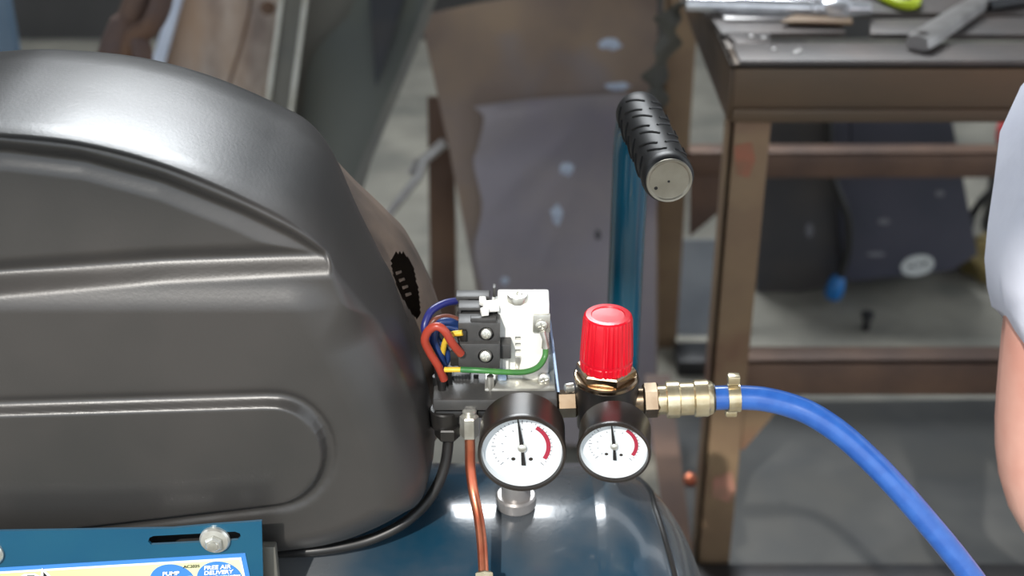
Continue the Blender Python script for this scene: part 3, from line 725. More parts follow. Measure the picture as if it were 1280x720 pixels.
obj('coupler_seal', lathe([(0.0086, 0), (0.0086, 3*u)], HP(90), hax, 40), 'blackrub', hose_t, 30)
hpts = [(889, 497.5, .684), (908, 497, .684), (930, 497, .684), (955, 499, .683), (985, 506, .681), (1015, 518, .677), (1050, 541, .671), (1085, 572, .663), (1120, 608, .654), (1155, 648, .645), (1190, 690, .636), (1222, 732, .628), (1262, 790, .612), (1300, 870, .59)]
hw = [W(*p) for p in hpts]
last = hw[-1]
hw += [Vector((last.x + 0.01, last.y - 0.05, 0.16)), Vector((last.x + 0.01, last.y - 0.10, 0.04)), Vector((last.x + 0.0, last.y - 0.18, 0.0075)), Vector((last.x - 0.05, last.y - 0.34, 0.0075)), Vector((last.x - 0.2, last.y - 0.5, 0.0075))]
obj('hose', tube(spline(hw, 10), 0.0073, 28), 'hose', hose_t, 60)
kc = W(917, 497, .684)
obj('hose_clamp', lathe([(0.0078, -0.0038), (0.0088, -0.0036), (0.0088, 0.0036), (0.0078, 0.0038)], kc, hax, 40), 'brass', hose_t, 30, label='gold tinted ear clamp')
for (x0, y0, x1, y1, sgn) in ((910, 472, 926, 482, 1), (907, 515, 922, 522, -1)):
    obj('clamp_ear', pbox(x0, y0, x1, y1, .684 - 0.003, 0.006, 0.0008), 'brass', hose_t)

# ------------------------------------------------------------------ welding table
FY, RRY = 1.26, 1.78
ztop = W(1000, 76, FY).z
tbl = thing('welding_table', 'rusty angle iron workbench with slatted steel top', 'table', (0.75, 1.5, 0))
XR = 1.25
def tprism(x0, y0, x1, y1, Y, dpt, m, name, bev=0.0015):
    return obj(name, pbox(x0, y0, x1, y1, Y, dpt, bev), m, tbl)
# front beam: angle iron, vertical flange and inward flange
a_ = W(918, 152, FY); zb = a_.z; x0 = W(917, 110, FY).x
fb_ = bmesh.new(); box(x0, XR, FY, FY + 0.005, zb, ztop - 0.004, 0.001, fb_); box(x0, XR, FY, FY + 0.05, ztop - 0.009, ztop - 0.004, 0.001, fb_); box(x0, XR, FY - 0.004, FY + 0.03, zb, zb + 0.014, 0.002, fb_)
obj('front_beam', fb_, 'beam', tbl)
# left side beam, dark
sb_ = bmesh.new(); box(x0 - 0.004, x0 + 0.001, FY + 0.002, RRY + 0.02, zb, ztop - 0.005, 0.001, sb_); box(x0 - 0.004, x0 + 0.04, FY + 0.002, RRY + 0.02, ztop - 0.010, ztop - 0.005, 0.001, sb_)
obj('side_beam', sb_, 'beam', tbl)
# legs
def leg(xl, w_, Y, m, ztop_, flip=1):
    b = bmesh.new(); box(xl, xl + w_, Y, Y + 0.005, 0, ztop_, 0.001, b); xx = xl if flip > 0 else xl + w_ - 0.005
    box(xx, xx + 0.005, Y, Y + w_, 0, ztop_, 0.001, b); return obj('leg', b, m, tbl)
lx = W(913, 160, FY + 0.006).x
leg(lx, 0.040, FY + 0.006, 'rustleg', ztop - 0.012)
rx = W(826, 150, RRY).x
leg(rx, 0.042, RRY, 'rustleg', ztop - 0.012)
leg(XR - 0.06, 0.040, FY + 0.006, 'rustleg', ztop - 0.012, -1); leg(XR - 0.06, 0.040, RRY, 'rustleg', ztop - 0.012, -1)
# stretchers
z1, z0 = W(1000, 452, FY + 0.012).z, W(1000, 494, FY + 0.012).z
st = bmesh.new(); box(lx + 0.01, XR - 0.03, FY + 0.012, FY + 0.016, z0, z1, 0.001, st); box(lx + 0.01, XR - 0.03, FY + 0.012, FY + 0.045, z1 - 0.004, z1, 0.001, st)
obj('front_stretcher', st, 'rustdark', tbl)
z1r, z0r = W(1000, 190, RRY).z, W(1000, 221, RRY).z
st = bmesh.new(); box(rx, XR - 0.03, RRY - 0.004, RRY, z0r, z1r, 0.001, st); box(rx, XR - 0.03, RRY - 0.004, RRY + 0.03, z1r - 0.004, z1r, 0.001, st)
obj('rear_stretcher', st, 'rustdark', tbl)
zs = (z0 + z1) / 2
# corner gussets
obj('gusset', prism([W(922, 494, FY + 0.018), W(988, 494, FY + 0.018), W(930, 562, FY + 0.018), W(912, 562, FY + 0.018)], (0, 0.004, 0)), 'rustleg', tbl)
obj('gusset', prism([W(862, 220, RRY - 0.005), W(930, 220, RRY - 0.005), W(930, 240, RRY - 0.005), W(862, 296, RRY - 0.005)], (0, 0.004, 0)), 'rustdark', tbl)
# orange paint patch where the leg meets the beam
obj('primer_patch', prism([W(x, y, FY + 0.0052) for x, y in ((918, 182), (940, 178), (944, 200), (936, 222), (920, 218))], (0, 0.0006, 0)), mat('orange_primer', rgb(158, 96, 74), 0.6, 0, rgb(132, 96, 74), 40), tbl)
obj('primer_patch', prism([W(x, y, FY + 0.0052) for x, y in ((892, 598), (915, 590), (919, 612), (912, 628), (890, 622))], (0, 0.0006, 0)), mat('pink_primer', rgb(156, 108, 92), 0.6, 0, rgb(138, 104, 86), 40), tbl)
# slatted top: flat bars with an open gap
def slat(px, m='tabletop', th=0.006, nm='top_slat'):
    return obj(nm, prism([WZ(x, y, ztop) for x, y in px], (0, 0, -th), 0.0008), m, tbl)
xr = XR
def slat_row(ya, yb, xl_px, m='tabletop', xr_=None, nm='top_slat', dz=0.0):
    p0 = WZ(xl_px, ya, ztop); p1 = WZ(xl_px, yb, ztop)
    return obj(nm, box(p0.x, (xr_ or XR), p0.y, p1.y, ztop - 0.006 + dz, ztop + dz, 0.0008), m, tbl)
slat_row(76, 54, 925)
slat([(905, 40), (962, 41), (964, 54), (924, 56)])
slat([(885, 16), (1050, 22), (1057, 40), (903, 42)])
slat([(1088, 24), (1500, 18), (1500, 44), (1088, 42)])
slat([(870, -30), (1500, -30), (1500, 17), (880, 15)])
for px, py in ((968, 62), (995, 66), (1000, 64), (955, 48), (940, 46)):
    p = WZ(px, py, ztop); obj('weld_spatter', lathe([(0.003, -0.001), (0.0026, 0.0012), (0.0006, 0.002)], p, (0, 0, 1), 10), 'tool', tbl)

# tools on the table
def on(px, py, dz=0.0): return WZ(px, py, ztop + dz)
# long chrome breaker bar
t1 = thing('chrome_bar', 'long chrome ratchet bar lying along the table top', 'wrench', on(960, 4))
p0, p1 = on(858, 5, .010), on(1030, 10, .010)
obj('shaft', tube([p0, p0 + (p1 - p0)*0.33, p0 + (p1 - p0)*0.36, p1], [0.0075, 0.008, 0.0095, 0.009], 18), 'chrome', t1)
hd = p1 + (p1 - p0).normalized() * 0.012
obj('ratchet_head', lathe([(0.013, -0.010), (0.016, -0.008), (0.016, 0.008), (0.012, 0.011)], hd, (0, 0, 1), 24), 'chrome', t1)
obj('drive_stub', tube([hd + Vector((0.012, -0.002, 0)), hd + Vector((0.036, -0.002, 0.0))], [0.009, 0.006], 14), 'chrome', t1)
obj('collar', lathe([(0.010, 0), (0.012, 0.002), (0.012, 0.007), (0.010, 0.009)], p0 + (p1 - p0)*0.9, p1 - p0, 20), 'chrome', t1)
# flat strips
tag(obj('steel_strip', prism([on(899, 13, .0032), on(1000, 13, .0032), on(1000, 24, .0032), on(906, 23, .0032)], (0, 0, -0.003), 0.0005), 'tool'), 'short bright steel strip lying below the chrome bar', 'metal strip')
tag(obj('rusty_strip', prism([on(994, 17, .0064), on(1064, 20, .0064), on(1066, 28, .0064), on(976, 26, .0064)], (0, 0, -0.003), 0.0005), 'rustleg'), 'short rusty steel strip overlapping the bright strip', 'metal strip')
# spanner handle pointing at the viewer
t2 = thing('spanner', 'worn steel wrench handle resting across the slot of the table', 'wrench', on(1190, 30))
q0, q1 = on(1147, 54, .008), on(1232, -2, .008)
dr = (q1 - q0).normalized(); side = Vector((0, 0, 1)).cross(dr)
def flatbar(P, wds, th):
    b = bmesh.new(); rings = []
    for p, w_ in zip(P, wds):
        rings.append([b.verts.new(Vector(p) + side * (w_ * cx) + Vector((0, 0, th * cz))) for cx, cz in ((-1, -0.5), (-0.85, 0.8), (-0.4, 1), (0.4, 1), (0.85, 0.8), (1, -0.5), (0.7, -1), (-0.7, -1))])
    for qa, wa in zip(rings, rings[1:]):
        for i in range(8): b.faces.new((qa[i], qa[(i+1) % 8], wa[(i+1) % 8], wa[i]))
    b.faces.new(rings[0][::-1]); b.faces.new(rings[-1]); bmesh.ops.recalc_face_normals(b, faces=b.faces[:]); return b
shk = obj('shank', flatbar([q0, q0 + dr*0.004, q0 + dr*0.02, q0 + (q1-q0)*0.7, q1, q1 + dr*0.03], [0.011, 0.0135, 0.014, 0.012, 0.010, 0.010], 0.007), 'tool', t2, 40)
cut(shk, lathe([(0.0055, -0.03), (0.0055, 0.02)], q0 + dr*0.012, (0, 0, 1), 20))
obj('jaw', flatbar([q1 + dr*0.02, q1 + dr*0.04, q1 + dr*0.07, q1 + dr*0.09], [0.011, 0.022, 0.026, 0.012], 0.007), 'tool', t2, 40)
# dark rod beside it
tag(obj('black_rod', tube([on(1236, 8, .006), on(1330, -6, .006)], 0.006, 12), 'darksteel'), 'dark steel rod beside the wrench on the table', 'rod')
# neon plier handle
yl = spline([on(1098, -8, .006), on(1110, -1, .006), on(1126, 5, .006), on(1141, 6, .006), on(1146, 0, .006), on(1140, -14, .006)], 8)
tp = thing('pliers', 'pliers with neon yellow-green grip at the back of the table', 'pliers', on(1128, 0))
obj('grip', tube(yl, 0.0052, 12), 'neon', tp, 60)
obj('jaw', tube([yl[0], yl[0] + Vector((-0.03, 0.05, 0))], [0.0055, 0.003], 10), 'tool', tp)
obj('jaw', tube([yl[-1], yl[-1] + Vector((-0.03, 0.05, 0))], [0.0055, 0.003], 10), 'tool', tp)

# crumpled grey strap hanging off the table corner
sp1 = [W(872, 0, 1.50), W(846, 10, 1.5), W(834, 28, 1.5), W(838, 50, 1.5), W(828, 76, 1.5), W(818, 100, 1.5), W(822, 118, 1.5), W(812, 150, 1.5)]
b = bmesh.new(); pts = spline(sp1, 6); rows_ = []
for i, p in enumerate(pts):
    w_ = 0.012 + 0.004 * math.sin(i * 0.7); tw = 0.5 * math.sin(i * 0.33)
    rows_.append([b.verts.new(p + Vector((w_ * k * math.cos(tw), w_ * k * math.sin(tw) + 0.004 * (k * k), 0))) for k in (-1, -0.5, 0, 0.5, 1)])
for qa, wa in zip(rows_, rows_[1:]):
    for i in range(4): b.faces.new((qa[i], qa[i+1], wa[i+1], wa[i]))
bmesh.ops.solidify(b, geom=b.faces[:], thickness=0.003)
tag(obj('hanging_strap', b, 'greyedge'), 'crumpled grey strap hanging from the table corner', 'strap')

# ------------------------------------------------------------------ behind and under the table
# dark sheet metal machine
MY = 1.96
mac = thing('machine_case', 'low black sheet metal machine case on the floor behind the table', 'machine', (0.75, MY + 0.2, 0))
mtop = W(1000, 128, MY).z
pa, pb = W(948, 372, MY - 0.02), W(1066, 358, MY)
obj('left_panel', prism([W(945, 376, MY), W(1062, 352, MY), W(1062, 140, MY), W(945, 140, MY)], (0, 0.35, 0)), 'machine', mac)
obj('right_panel', prism([W(1064, 352, MY - 0.012), W(1190, 338, MY - 0.012), W(1222, 318, MY - 0.012), W(1190, 150, MY - 0.012), W(1064, 150, MY - 0.012)], (0, 0.3, 0)), 'machine2', mac)
obj('corner_trim', prism([W(1056, 350, MY - 0.013), W(1066, 350, MY - 0.013), W(1062, 150, MY - 0.013), W(1040, 150, MY - 0.013)], (0, 0.013, 0)), 'machine2', mac)
lg = [W(1147 + 21 * math.cos(t), 332 + 13 * math.sin(t) - 3 * math.cos(t), MY - 0.0135) for t in np.linspace(0, 2*math.pi, 28, endpoint=False)]
obj('oval_badge', prism(lg, (0, 0.001, 0)), mat('badge_white', rgb(196, 200, 198), 0.5), mac, None)
for (x0_, y0_, x1_, y1_) in ((1135, 331, 1143, 335), (1146, 328, 1150, 333), (1153, 327, 1160, 332)):
    obj('badge_mark', pbox(x0_, y0_, x1_, y1_, MY - 0.0145, 0.0008), 'inkgrey', mac, None)
for px, py, w_, h_ in ((1105, 277, 8, 4), (1175, 242, 6, 4), (1012, 288, 5, 9), (1095, 318, 12, 3)):
    obj('scuff', prism([W(px + w_*math.cos(t), py + h_*math.sin(t), MY - (0.0135 if px > 1064 else 0.001)) for t in np.linspace(0, 2*math.pi, 10, endpoint=False)], (0, 0.0006, 0)), 'inkgrey', mac, None)
for px in (975, 1105, 1150, 1185):
    obj('top_knob', lathe([(0.014, 0), (0.016, 0.01), (0.012, 0.03), (0.002, 0.034)], Vector((W(px, 160, MY + 0.06).x, MY + 0.06, W(px, 150, MY).z - 0.008)), (0, 0, 1), 20), 'darksteel' if px % 2 else 'greyedge', mac)
# cable with blue plug
cb = thing('power_cable', 'black cable ending in a blue plug hanging before the machine case', 'cable', W(1044, 372, MY - 0.04))
obj('cord', tube(spline([W(1035, 150, MY - 0.03), W(1040, 215, MY - 0.035), W(1052, 250, MY - 0.04), (W(1060, 275, MY - 0.04)), W(1060, 310, MY - 0.04), W(1054, 335, MY - 0.04), W(1048, 352, MY - 0.04)], 8), 0.0065, 12), 'blackrub', cb, 60)
obj('plug', lathe([(0.008, 0.022), (0.012, 0.016), (0.0145, 0.004), (0.0145, -0.012), (0.011, -0.018), (0.002, -0.019)], W(1044, 360, MY - 0.04), (0.15, 0, 1), 24), 'plugblue', cb, 40)
# black cable loop and ochre rag to the right
tag(obj('black_cable', tube(spline([W(1180, 320, 2.1), W(1210, 285, 2.05), W(1216, 268, 2.05), W(1232, 246, 2.05), W(1262, 222, 2.05), W(1300, 200, 2.05)], 8), 0.007, 12), 'blackrub'), 'loop of black cable beside the machine case', 'cable')
def lump(c, rx_, ry_, rz_, seed, n=3):
    b = bmesh.new(); bmesh.ops.create_icosphere(b, subdivisions=n, radius=1); rnd = random.Random(seed)
    ph = [rnd.uniform(0, 6) for _ in range(6)]
    for v in b.verts:
        k = 1 + 0.16 * math.sin(4*v.co.x + ph[0]) * math.sin(5*v.co.y + ph[1]) + 0.1 * math.sin(7*v.co.z + ph[2] + 3*v.co.x)
        v.co = Vector((v.co.x*rx_*k, v.co.y*ry_*k, v.co.z*rz_*k)) + Vector(c)
    return b
oc = WZ(1236, 320, 0.035)
tag(obj('ochre_rag', lump((oc.x, oc.y, 0.03), 0.045, 0.05, 0.035, 3), 'ochre', None, 60), 'crumpled ochre rag on the floor beside the machine case', 'rag')
rc = W(1284, 176, 2.2)
rt_ = thing('lidded_drum', 'dark drum with a red lid standing behind the table beside the white sleeve', 'drum', (rc.x, 2.2, 0))
obj('body', lathe([(0.05, 0), (0.052, 0.004), (0.052, rc.z - 0.02), (0.046, rc.z)], (rc.x, 2.2, 0), (0, 0, 1), 32), 'darksteel', rt_)
obj('lid', lathe([(0.053, 0), (0.053, 0.02), (0.045, 0.026)], (rc.x, 2.2, rc.z), (0, 0, 1), 32), 'redcan', rt_)
# galvanised sheet leaning between the legs
tag(obj('galvanised_sheet', prism([W(850, 300, 1.90), W(932, 300, 1.90), WZ(928, 420, 0.0), WZ(845, 420, 0.0)], (0, 0.003, 0)), 'galv'), 'pale galvanised sheet leaning behind the table leg', 'metal sheet')
# thin slab on the floor, darker than the concrete
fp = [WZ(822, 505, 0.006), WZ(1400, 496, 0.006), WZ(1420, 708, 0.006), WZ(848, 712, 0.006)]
tag(obj('floor_slab', prism(fp, (0, 0, -0.006)), 'floorslab'), 'large dark thin slab lying flat under the table', 'metal plate')
cc = WZ(862, 602, 0.006)
tag(obj('copper_cap', lathe([(0.009, 0), (0.0095, 0.004), (0.006, 0.011), (0.001, 0.013)], cc, (0, 0, 1), 20), 'copper'), 'small copper cap lying on the dark floor slab', 'cap')
nz = WZ(1082, 412, 0.0)
tag(obj('floor_nub', lathe([(0.006, 0), (0.006, 0.02), (0.010, 0.022), (0.010, 0.03), (0.004, 0.033)], nz, (0, 0, 1), 14), 'darksteel'), 'dark steel stub standing on the concrete floor', 'bolt')
# dark foot block behind the front leg
tag(obj('timber_offcut', pbox(846, 452, 905, 474, 1.70, 0.06, 0.003), 'darksteel'), 'dark steel offcut lying behind the table leg', 'offcut')
# rusty flat bar leaning beside the tank
tag(obj('rusty_flat_bar', prism([W(806, 470, 1.47), W(838, 470, 1.47), WZ(872, 742, 0.0), WZ(840, 742, 0.0)], (0.0, 0.004, 0)), 'rustdark'), 'rusty flat bar leaning beside the tank end', 'metal bar')
# flat dark strip across the floor in front of the table
fo = WZ(1050, 716, 0.0)
tag(obj('dark_floor_strip', box(WZ(850, 716, 0).x, 1.3, fo.y - 0.06, fo.y + 0.002, 0, 0.012, 0.001), 'darksteel'), 'dark flat strip on the floor before the table legs', 'metal bar')

# ------------------------------------------------------------------ leaning sheets and scrap
def lean(Yf, Yt, ztop_=0.55):
    """plane that meets the floor at Yf and reaches Yt at height ztop_"""
    d_ = Vector((0, Yt - Yf, ztop_)).normalized(); n = Vector((1, 0, 0)).cross(d_)
    return Vector((0, Yf, 0)), n
def leaning(name, px, pl_, th, m, bev=0.0006):
    p0, n = pl_; n_ = n if n.y > 0 else -n
    return obj(name, prism([WP(x, y, p0, n) for x, y in px], n_ * th, bev), m)
PA = lean(1.52, 1.80); PB = lean(1.50, 1.775)
shA = leaning('rusty_sheet', [(525, 19), (600, 3), (700, -12), (822, -28), (822, 560), (640, 562), (612, 470), (592, 345), (560, 180)], PA, 0.004, 'rust')
tag(shA, 'large brown rusty steel sheet leaning behind the compressor', 'metal sheet')
wv = [(596 + 5 * math.sin(y * 0.055) + (4 if y < 190 else 0) + 0.012 * (y - 135), y) for y in range(146, 556, 10)]
shB = leaning('grey_sheet', [(592, 133), (640, 126), (700, 121), (775, 117), (820, 119), (820, 565)] + wv[::-1] + [(600, 140)], PB, 0.004, 'steelgrey')
tag(shB, 'smaller grey steel sheet with wavy torch-cut edge leaning on the rusty sheet', 'metal sheet')
def splash(par, px, py, rx_, ry_, pl_, dz, seed, m='mark'):
    rnd = random.Random(seed); p0, n = pl_; n_ = n if n.y < 0 else -n
    P = [WP(px + rx_*(0.7 + 0.5*rnd.random())*math.cos(t), py + ry_*(0.7 + 0.5*rnd.random())*math.sin(t), p0 + n_*dz, n) for t in np.linspace(0, 2*math.pi, 14, endpoint=False)]
    obj('paint_splash', prism(P, n_ * 0.0006), m, par, None)
splash(shA, 763, 55, 16, 8, PA, 0.0, 1); splash(shA, 772, 108, 15, 6, PA, 0.0, 2)
splash(shB, 709, 211, 9, 9, PB, 0.0, 3); splash(shB, 696, 269, 8, 13, PB, 0.0, 4)
splash(shB, 747, 293, 4, 7, PB, 0.0, 5, 'darksteel'); splash(shB, 631, 351, 5, 5, PB, 0.0, 6)

PC = lean(1.56, 1.84); PD = lean(1.545, 1.82)
tag(leaning('wood_plank', [(234, -60), (366, -60), (355, 0), (330, 170), (276, 560), (10, 560), (196, 60)], PC, 0.03, 'wood', 0.002), 'weathered brown wooden plank with a long crack, leaning', 'plank')
cr = leaning('plank_crack', [(318, -40), (321, -40), (313, 20), (302, 62), (290, 100), (278, 142), (262, 220), (258, 220), (274, 140), (287, 96), (299, 58), (309, 18)], (PC[0] + Vector((0, -0.0006, 0)), PC[1]), 0.001, 'woodpost')
plk = [o for o in bpy.data.objects if o.name == 'wood_plank'][0]
cr.parent = plk; cr.location = WL[cr] - WL[plk]
kn = leaning('plank_knot', [(335 + 10*math.cos(t), 10 + 9*math.sin(t)) for t in np.linspace(0, 6.28, 14, endpoint=False)], (PC[0] + Vector((0, -0.0006, 0)), PC[1]), 0.001, 'woodpost')
kn.parent = plk; kn.location = WL[kn] - WL[plk]
tag(leaning('white_trim_strip', [(244, -60), (254, -60), (226, 0), (197, 106), (60, 555), (44, 555), (182, 98), (213, 0)], PD, 0.012, 'wtrim', 0.001), 'white painted trim strip leaning along the plank edge', 'strip')
# aluminium channel: web and two bright edges
ch = thing('aluminium_channel', 'grey metal channel with two bright edges leaning beside the plank', 'channel', WP(345, 100, *PD))
def lpart(nm, px, pl_, th, m, par):
    p0, n = pl_; n_ = n if n.y > 0 else -n
    return obj(nm, prism([WP(x, y, p0, n) for x, y in px], n_ * th, 0.0004), m, par)
lpart('web', [(352, -40), (384, -40), (378, 0), (362, 160), (320, 560), (282, 560), (332, 160), (350, 0)], (PD[0] + Vector((0, 0.006, 0)), PD[1]), 0.003, 'greyedge', ch)
lpart('edge', [(356, -40), (361, -40), (354, 0), (333, 160), (286, 560), (280, 560), (327, 160), (348.5, 0)], PD, 0.010, 'alu', ch)
lpart('edge', [(386, -40), (391, -40), (384, 0), (361, 180), (324, 560), (318, 560), (355, 180), (378.5, 0)], PD, 0.010, 'alu', ch)
PE = lean(1.60, 1.90); PF = lean(1.57, 1.87)
tag(leaning('sheet_offcut', [(380, -60), (470, -60), (462, 0), (440, 300), (430, 560), (315, 560), (360, 180)], PE, 0.004, 'greyedge'), 'grey sheet panel leaning behind the metal channel', 'panel')
tag(leaning('sheet_cutting', [(468, -60), (545, -60), (530, 0), (518, 60), (470, 180), (430, 320), (380, 560), (330, 560), (362, 260), (380, 130), (384, 92), (394, 66), (412, 44), (436, 20)], PF, 0.003, 'greenish'), 'grey-green sheet panel with a rounded corner, leaning', 'panel')
tag(leaning('steel_flat_bar', [(545, -30), (556, -30), (524, 55), (466, 196), (330, 560), (316, 560), (446, 214), (500, 86)], lean(1.48, 1.755), 0.004, 'greyedge'), 'narrow grey flat bar leaning across the panels', 'metal bar')
tag(leaning('sheet_offcut', [(440, -60), (520, -60), (505, 0), (470, 110), (462, 0)], lean(1.55, 1.86), 0.002, 'darksteel'), 'dark strip of sheet metal at the top of the panels', 'panel')
PG = lean(1.62, 1.9)
tag(leaning('timber_post', [(534, 120), (566, 120), (575, 560), (540, 560)], PG, 0.03, 'woodpost', 0.002), 'brown timber post leaning behind the rusty sheet', 'post')
# twisted bright scrap bars
PH = lean(1.58, 1.86)
sc = thing('scrap_bracket', 'bent grey scrap bracket among dark offcuts beside the timber post', 'scrap', WP(510, 215, *PF))
obj('arm', tube([WP(556, 178, *PH), WP(528, 202, *PH), WP(522, 222, *PH), WP(486, 268, *PH), WP(440, 330, *PH)], [0.008, 0.008, 0.007, 0.006, 0.006], 8), 'tool', sc, None)
obj('spur', tube([WP(522, 222, *PH), WP(518, 200, *PH), WP(512, 218, *PH)], [0.006, 0.005, 0.004], 8), 'tool', sc, None)
# forked rusty branch-like bar
fk = thing('forked_root', 'twisted rusty brown forked root among the scrap', 'root', (W(150, 60, 1.45).x, 1.45, 0))
base_ = W(95, 300, 1.45)
obj('stem', tube(spline([Vector((base_.x, 1.42, 0.0)), W(118, 180, 1.44), W(140, 90, 1.45), W(150, 55, 1.45), W(168, 15, 1.46), W(185, -30, 1.46)], 8), [0.02] * 30 + [0.016] * 11, 12), 'branch', fk, 60)
obj('fork', tube(spline([W(158, 75, 1.44), W(168, 45, 1.44), W(186, 34, 1.44), W(200, 8, 1.44), W(206, -30, 1.44)], 8), 0.012, 12), 'branch', fk, 60)
obj('prong', tube(spline([W(170, 44, 1.44), W(178, 70, 1.43), W(170, 120, 1.42), W(160, 220, 1.42)], 8), 0.011, 12), 'branch', fk, 60)
# faded blue post in the corner
bp = W(6, 30, 1.85)
tag(obj('blue_post', prism([W(-36, -60, 1.85), W(-2, -60, 1.85), WZ(60, 430, 0) * 0 + Vector((W(3, 60, 1.85).x + 0.02, 1.85, 0)), Vector((W(-30, 60, 1.85).x + 0.02, 1.85, 0))], (0, 0.02, 0), 0.002), 'bluepost'), 'faded blue steel post at the dark edge of the scrap', 'post')

# ------------------------------------------------------------------ person kneeling at the right
def skin_mesh(name, verts, edges, radii, root=0, sub=2):
    me = bpy.data.meshes.new(name); me.from_pydata([Vector(v) for v in verts], edges, [])
    o = bpy.data.objects.new(name, me); C.objects.link(o)
    md = o.modifiers.new('s', 'SKIN'); md.use_smooth_shade = True
    for i, r_ in enumerate(radii):
        sv = me.skin_vertices[0].data[i]; sv.radius = (r_, r_) if not isinstance(r_, tuple) else r_; sv.use_root = (i == root)
    o.modifiers.new('u', 'SUBSURF').levels = sub
    bpy.context.view_layer.update()
    out = bpy.data.meshes.new_from_object(o.evaluated_get(bpy.context.evaluated_depsgraph_get()))
    bpy.data.objects.remove(o); bpy.data.meshes.remove(me); return out
SHo = W(1408, 88, 0.76); EL = W(1314, 610, 0.73)
PX = SHo.x + 0.195; PYc = 0.80
sh_r = SHo; sh_l = Vector((PX + 0.17, SHo.y + 0.02, SHo.z))
pel = Vector((PX + 0.17, PYc + 0.14, 0.27)); chest = Vector((PX, PYc, SHo.z - 0.08)); neck = Vector((PX, PYc - 0.01, SHo.z + 0.06)); waist = Vector((PX + 0.09, PYc + 0.08, 0.44))
headb = Vector((PX - 0.01, PYc - 0.05, SHo.z + 0.12)); headc = Vector((PX - 0.012, PYc - 0.06, SHo.z + 0.19)); headt = Vector((PX - 0.012, PYc - 0.045, SHo.z + 0.265))
wr_r = EL + Vector((0.16, -0.14, -0.10)); el_l = sh_l + Vector((0.06, -0.05, -0.29)); wr_l = el_l + Vector((-0.10, -0.2, 0.03))
hip_r = pel + Vector((-0.10, -0.02, -0.02)); hip_l = pel + Vector((0.10, -0.02, -0.02))
kn_r = Vector((PX + 0.16, PYc - 0.27, 0.075)); kn_l = Vector((PX + 0.42, PYc - 0.27, 0.075))
an_r = Vector((PX + 0.10, PYc + 0.14, 0.06)); an_l = Vector((PX + 0.30, PYc + 0.14, 0.06))
mid_r = (sh_r + EL) / 2
V = [pel, waist, chest, neck, headb, headc, headt, sh_r, mid_r, EL, wr_r, sh_l, (sh_l + el_l)/2, el_l, wr_l, hip_r, kn_r, an_r, hip_l, kn_l, an_l,
     an_r + Vector((0, 0.16, -0.02)), an_l + Vector((0, 0.16, -0.02)), (EL + wr_r)/2, (el_l + wr_l)/2]
E = [(0, 1), (1, 2), (2, 3), (3, 4), (4, 5), (5, 6), (2, 7), (7, 8), (8, 9), (9, 23), (23, 10), (2, 11), (11, 12), (12, 13), (13, 24), (24, 14), (0, 15), (15, 16), (16, 17), (0, 18), (18, 19), (19, 20), (17, 21), (20, 22)]
Rr = [(.13, .10), (.12, .09), (.14, .10), .055, .062, .082, .05, .058, .050, .044, .030, .058, .05, .043, .03, .085, .058, .04, .085, .058, .04, .03, .03, .040, .040]
me = skin_mesh('person', V, E, Rr)
person = tag(obj('person', me, 'skin', None, 80), 'person in white short-sleeved shirt kneeling beside the compressor hose', 'person')
# hands: palm with four fingers and a thumb, joined to the body mesh
def hand(wr, fwd, thumb_side):
    fwd = fwd.normalized(); up = Vector((0, 0, 1)); sd = fwd.cross(up).normalized() * thumb_side
    V = [wr, wr + fwd*0.05, wr + fwd*0.09]; E = [(0, 1), (1, 2)]; Rr = [(.028, .02), (.038, .018), (.040, .014)]
    for k, (off, ln) in enumerate(((.030, .075), (.010, .085), (-.010, .078), (-.030, .060))):
        b0 = wr + fwd*0.085 + sd*off; i = len(V)
        V += [b0, b0 + fwd*ln*0.5 - up*0.012, b0 + fwd*ln*0.8 - up*0.034, b0 + fwd*ln*0.9 - up*0.055]; E += [(2, i), (i, i+1), (i+1, i+2), (i+2, i+3)]; Rr += [.0095, .009, .0085, .0075]
    i = len(V); t0 = wr + fwd*0.03 + sd*0.03
    V += [t0, t0 + fwd*0.03 + sd*0.025 - up*0.01, t0 + fwd*0.06 + sd*0.028 - up*0.024]; E += [(1, i), (i, i+1), (i+1, i+2)]; Rr += [.014, .011, .009]
    return skin_mesh('hand', V, E, Rr)
for w_, e_, ts_ in ((wr_r, EL, 1), (wr_l, el_l, -1)):
    obj('hand', hand(w_, w_ - e_, ts_), 'skin', person, 80)
# shirt with short sleeves
hem_r = W(1330, 438, 0.74)
ms = (sh_r + hem_r) / 2 + Vector((-0.006, 0, 0))
hem_l = sh_l + (el_l - sh_l) * 0.62
V = [waist + Vector((0, 0.02, -0.10)), waist, chest, neck - Vector((0, 0, 0.035)), sh_r + Vector((0.012, 0, 0.004)), ms, hem_r, sh_l - Vector((0.012, 0, -0.004)), (sh_l + hem_l)/2, hem_l]
E = [(0, 1), (1, 2), (2, 3), (2, 4), (4, 5), (5, 6), (2, 7), (7, 8), (8, 9)]
Rr = [(.165, .125), (.15, .115), (.165, .122), .068, .070, .064, .062, .070, .064, .062]
me = skin_mesh('shirt', V, E, Rr)
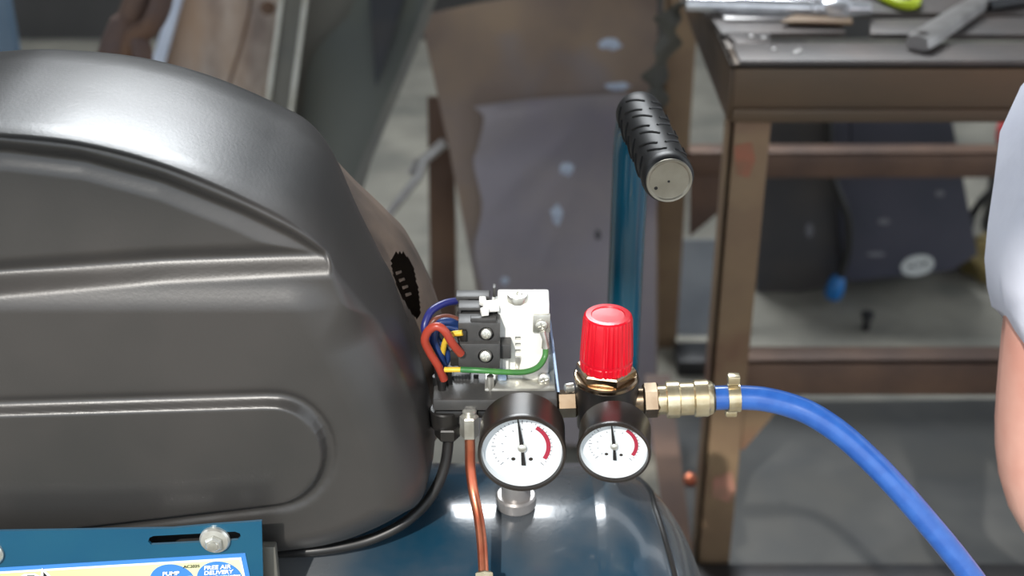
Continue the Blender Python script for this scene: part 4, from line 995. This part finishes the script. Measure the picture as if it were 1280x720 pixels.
# soft vertical folds in the sleeve and shirt
bm_ = bmesh.new(); bm_.from_mesh(me); bm_.normal_update()
for v in bm_.verts:
    p = v.co; v.co += v.normal * (0.006 * math.sin(p.x * 130 + p.z * 34 + 2 * math.sin(p.z * 14)) + 0.004 * math.sin(p.y * 120 - p.z * 24))
obj('shirt', bm_, 'shirt', person, 80, label='white cotton shirt')
V = [pel + Vector((0, -0.02, 0.12)), pel, hip_r, (hip_r + kn_r)/2, kn_r, an_r, hip_l, (hip_l + kn_l)/2, kn_l, an_l]
E = [(0, 1), (1, 2), (2, 3), (3, 4), (4, 5), (1, 6), (6, 7), (7, 8), (8, 9)]
obj('trousers', skin_mesh('trousers', V, E, [(.15, .115), (.155, .12), .10, .085, .072, .055, .10, .085, .072, .055]), 'denim', person, 80)
for a in (an_r, an_l):
    obj('boot', skin_mesh('boot', [a + Vector((0, -0.03, 0)), a + Vector((0, 0.04, 0)), a + Vector((0, 0.12, -0.015)), a + Vector((0, 0.2, -0.025))], [(0, 1), (1, 2), (2, 3)], [.05, .052, .045, .032]), 'shoe', person, 80)
# face and hair
fdir = Vector((0, -1, 0))
for sx in (-1, 1):
    ec = headc + Vector((sx*0.031, -0.072, 0.012))
    e_o = obj('eye', lathe([(0.001, -0.011), (0.008, -0.008), (0.0115, 0), (0.008, 0.008), (0.001, 0.011)], ec, fdir, 16), 'eye', person, 80)
    obj('pupil', lathe([(0.0055, 0), (0.004, 0.002), (0.001, 0.0026)], ec + fdir*0.0095, fdir, 14), 'ink', e_o)
    ea = headc + Vector((sx*0.083, 0.006, 0.0))
    obj('ear', skin_mesh('ear', [ea + Vector((0, 0, -0.02)), ea + Vector((sx*0.008, 0.006, 0)), ea + Vector((sx*0.006, 0.004, 0.024))], [(0, 1), (1, 2)], [.008, .012, .009]), 'skin', person, 80)
    obj('eyebrow', tube([ec + Vector((-0.018, -0.008, 0.022)), ec + Vector((0, -0.012, 0.027)), ec + Vector((0.018, -0.008, 0.022))], 0.0035, 8), 'hair', person, 60)
obj('nose', skin_mesh('nose', [headc + Vector((0, -0.078, 0.012)), headc + Vector((0, -0.09, -0.012)), headc + Vector((0, -0.096, -0.026))], [(0, 1), (1, 2)], [.009, .011, .014]), 'skin', person, 80)
obj('mouth', tube(spline([headc + Vector((-0.024, -0.070, -0.056)), headc + Vector((0, -0.078, -0.054)), headc + Vector((0.024, -0.070, -0.056))], 6), 0.005, 10), 'lip', person, 60)
hb_ = bmesh.new(); bmesh.ops.create_icosphere(hb_, subdivisions=4, radius=1)
for v in hb_.verts:
    p = v.co.copy(); k = 1 + 0.015 * math.sin(24*p.x + 9*p.z) * math.sin(19*p.y)
    v.co = headc + Vector((0, 0.012, 0.03)) + Vector((p.x*0.092*k, p.y*0.098*k, p.z*0.092*k))
bmesh.ops.delete(hb_, geom=[v for v in hb_.verts if (v.co.y < headc.y - 0.055 and v.co.z < headc.z + 0.065) or v.co.z < headc.z - 0.045], context='VERTS')
bmesh.ops.solidify(hb_, geom=hb_.faces[:], thickness=0.012)
obj('hair', hb_, 'hair', person, 80, label='short dark hair')
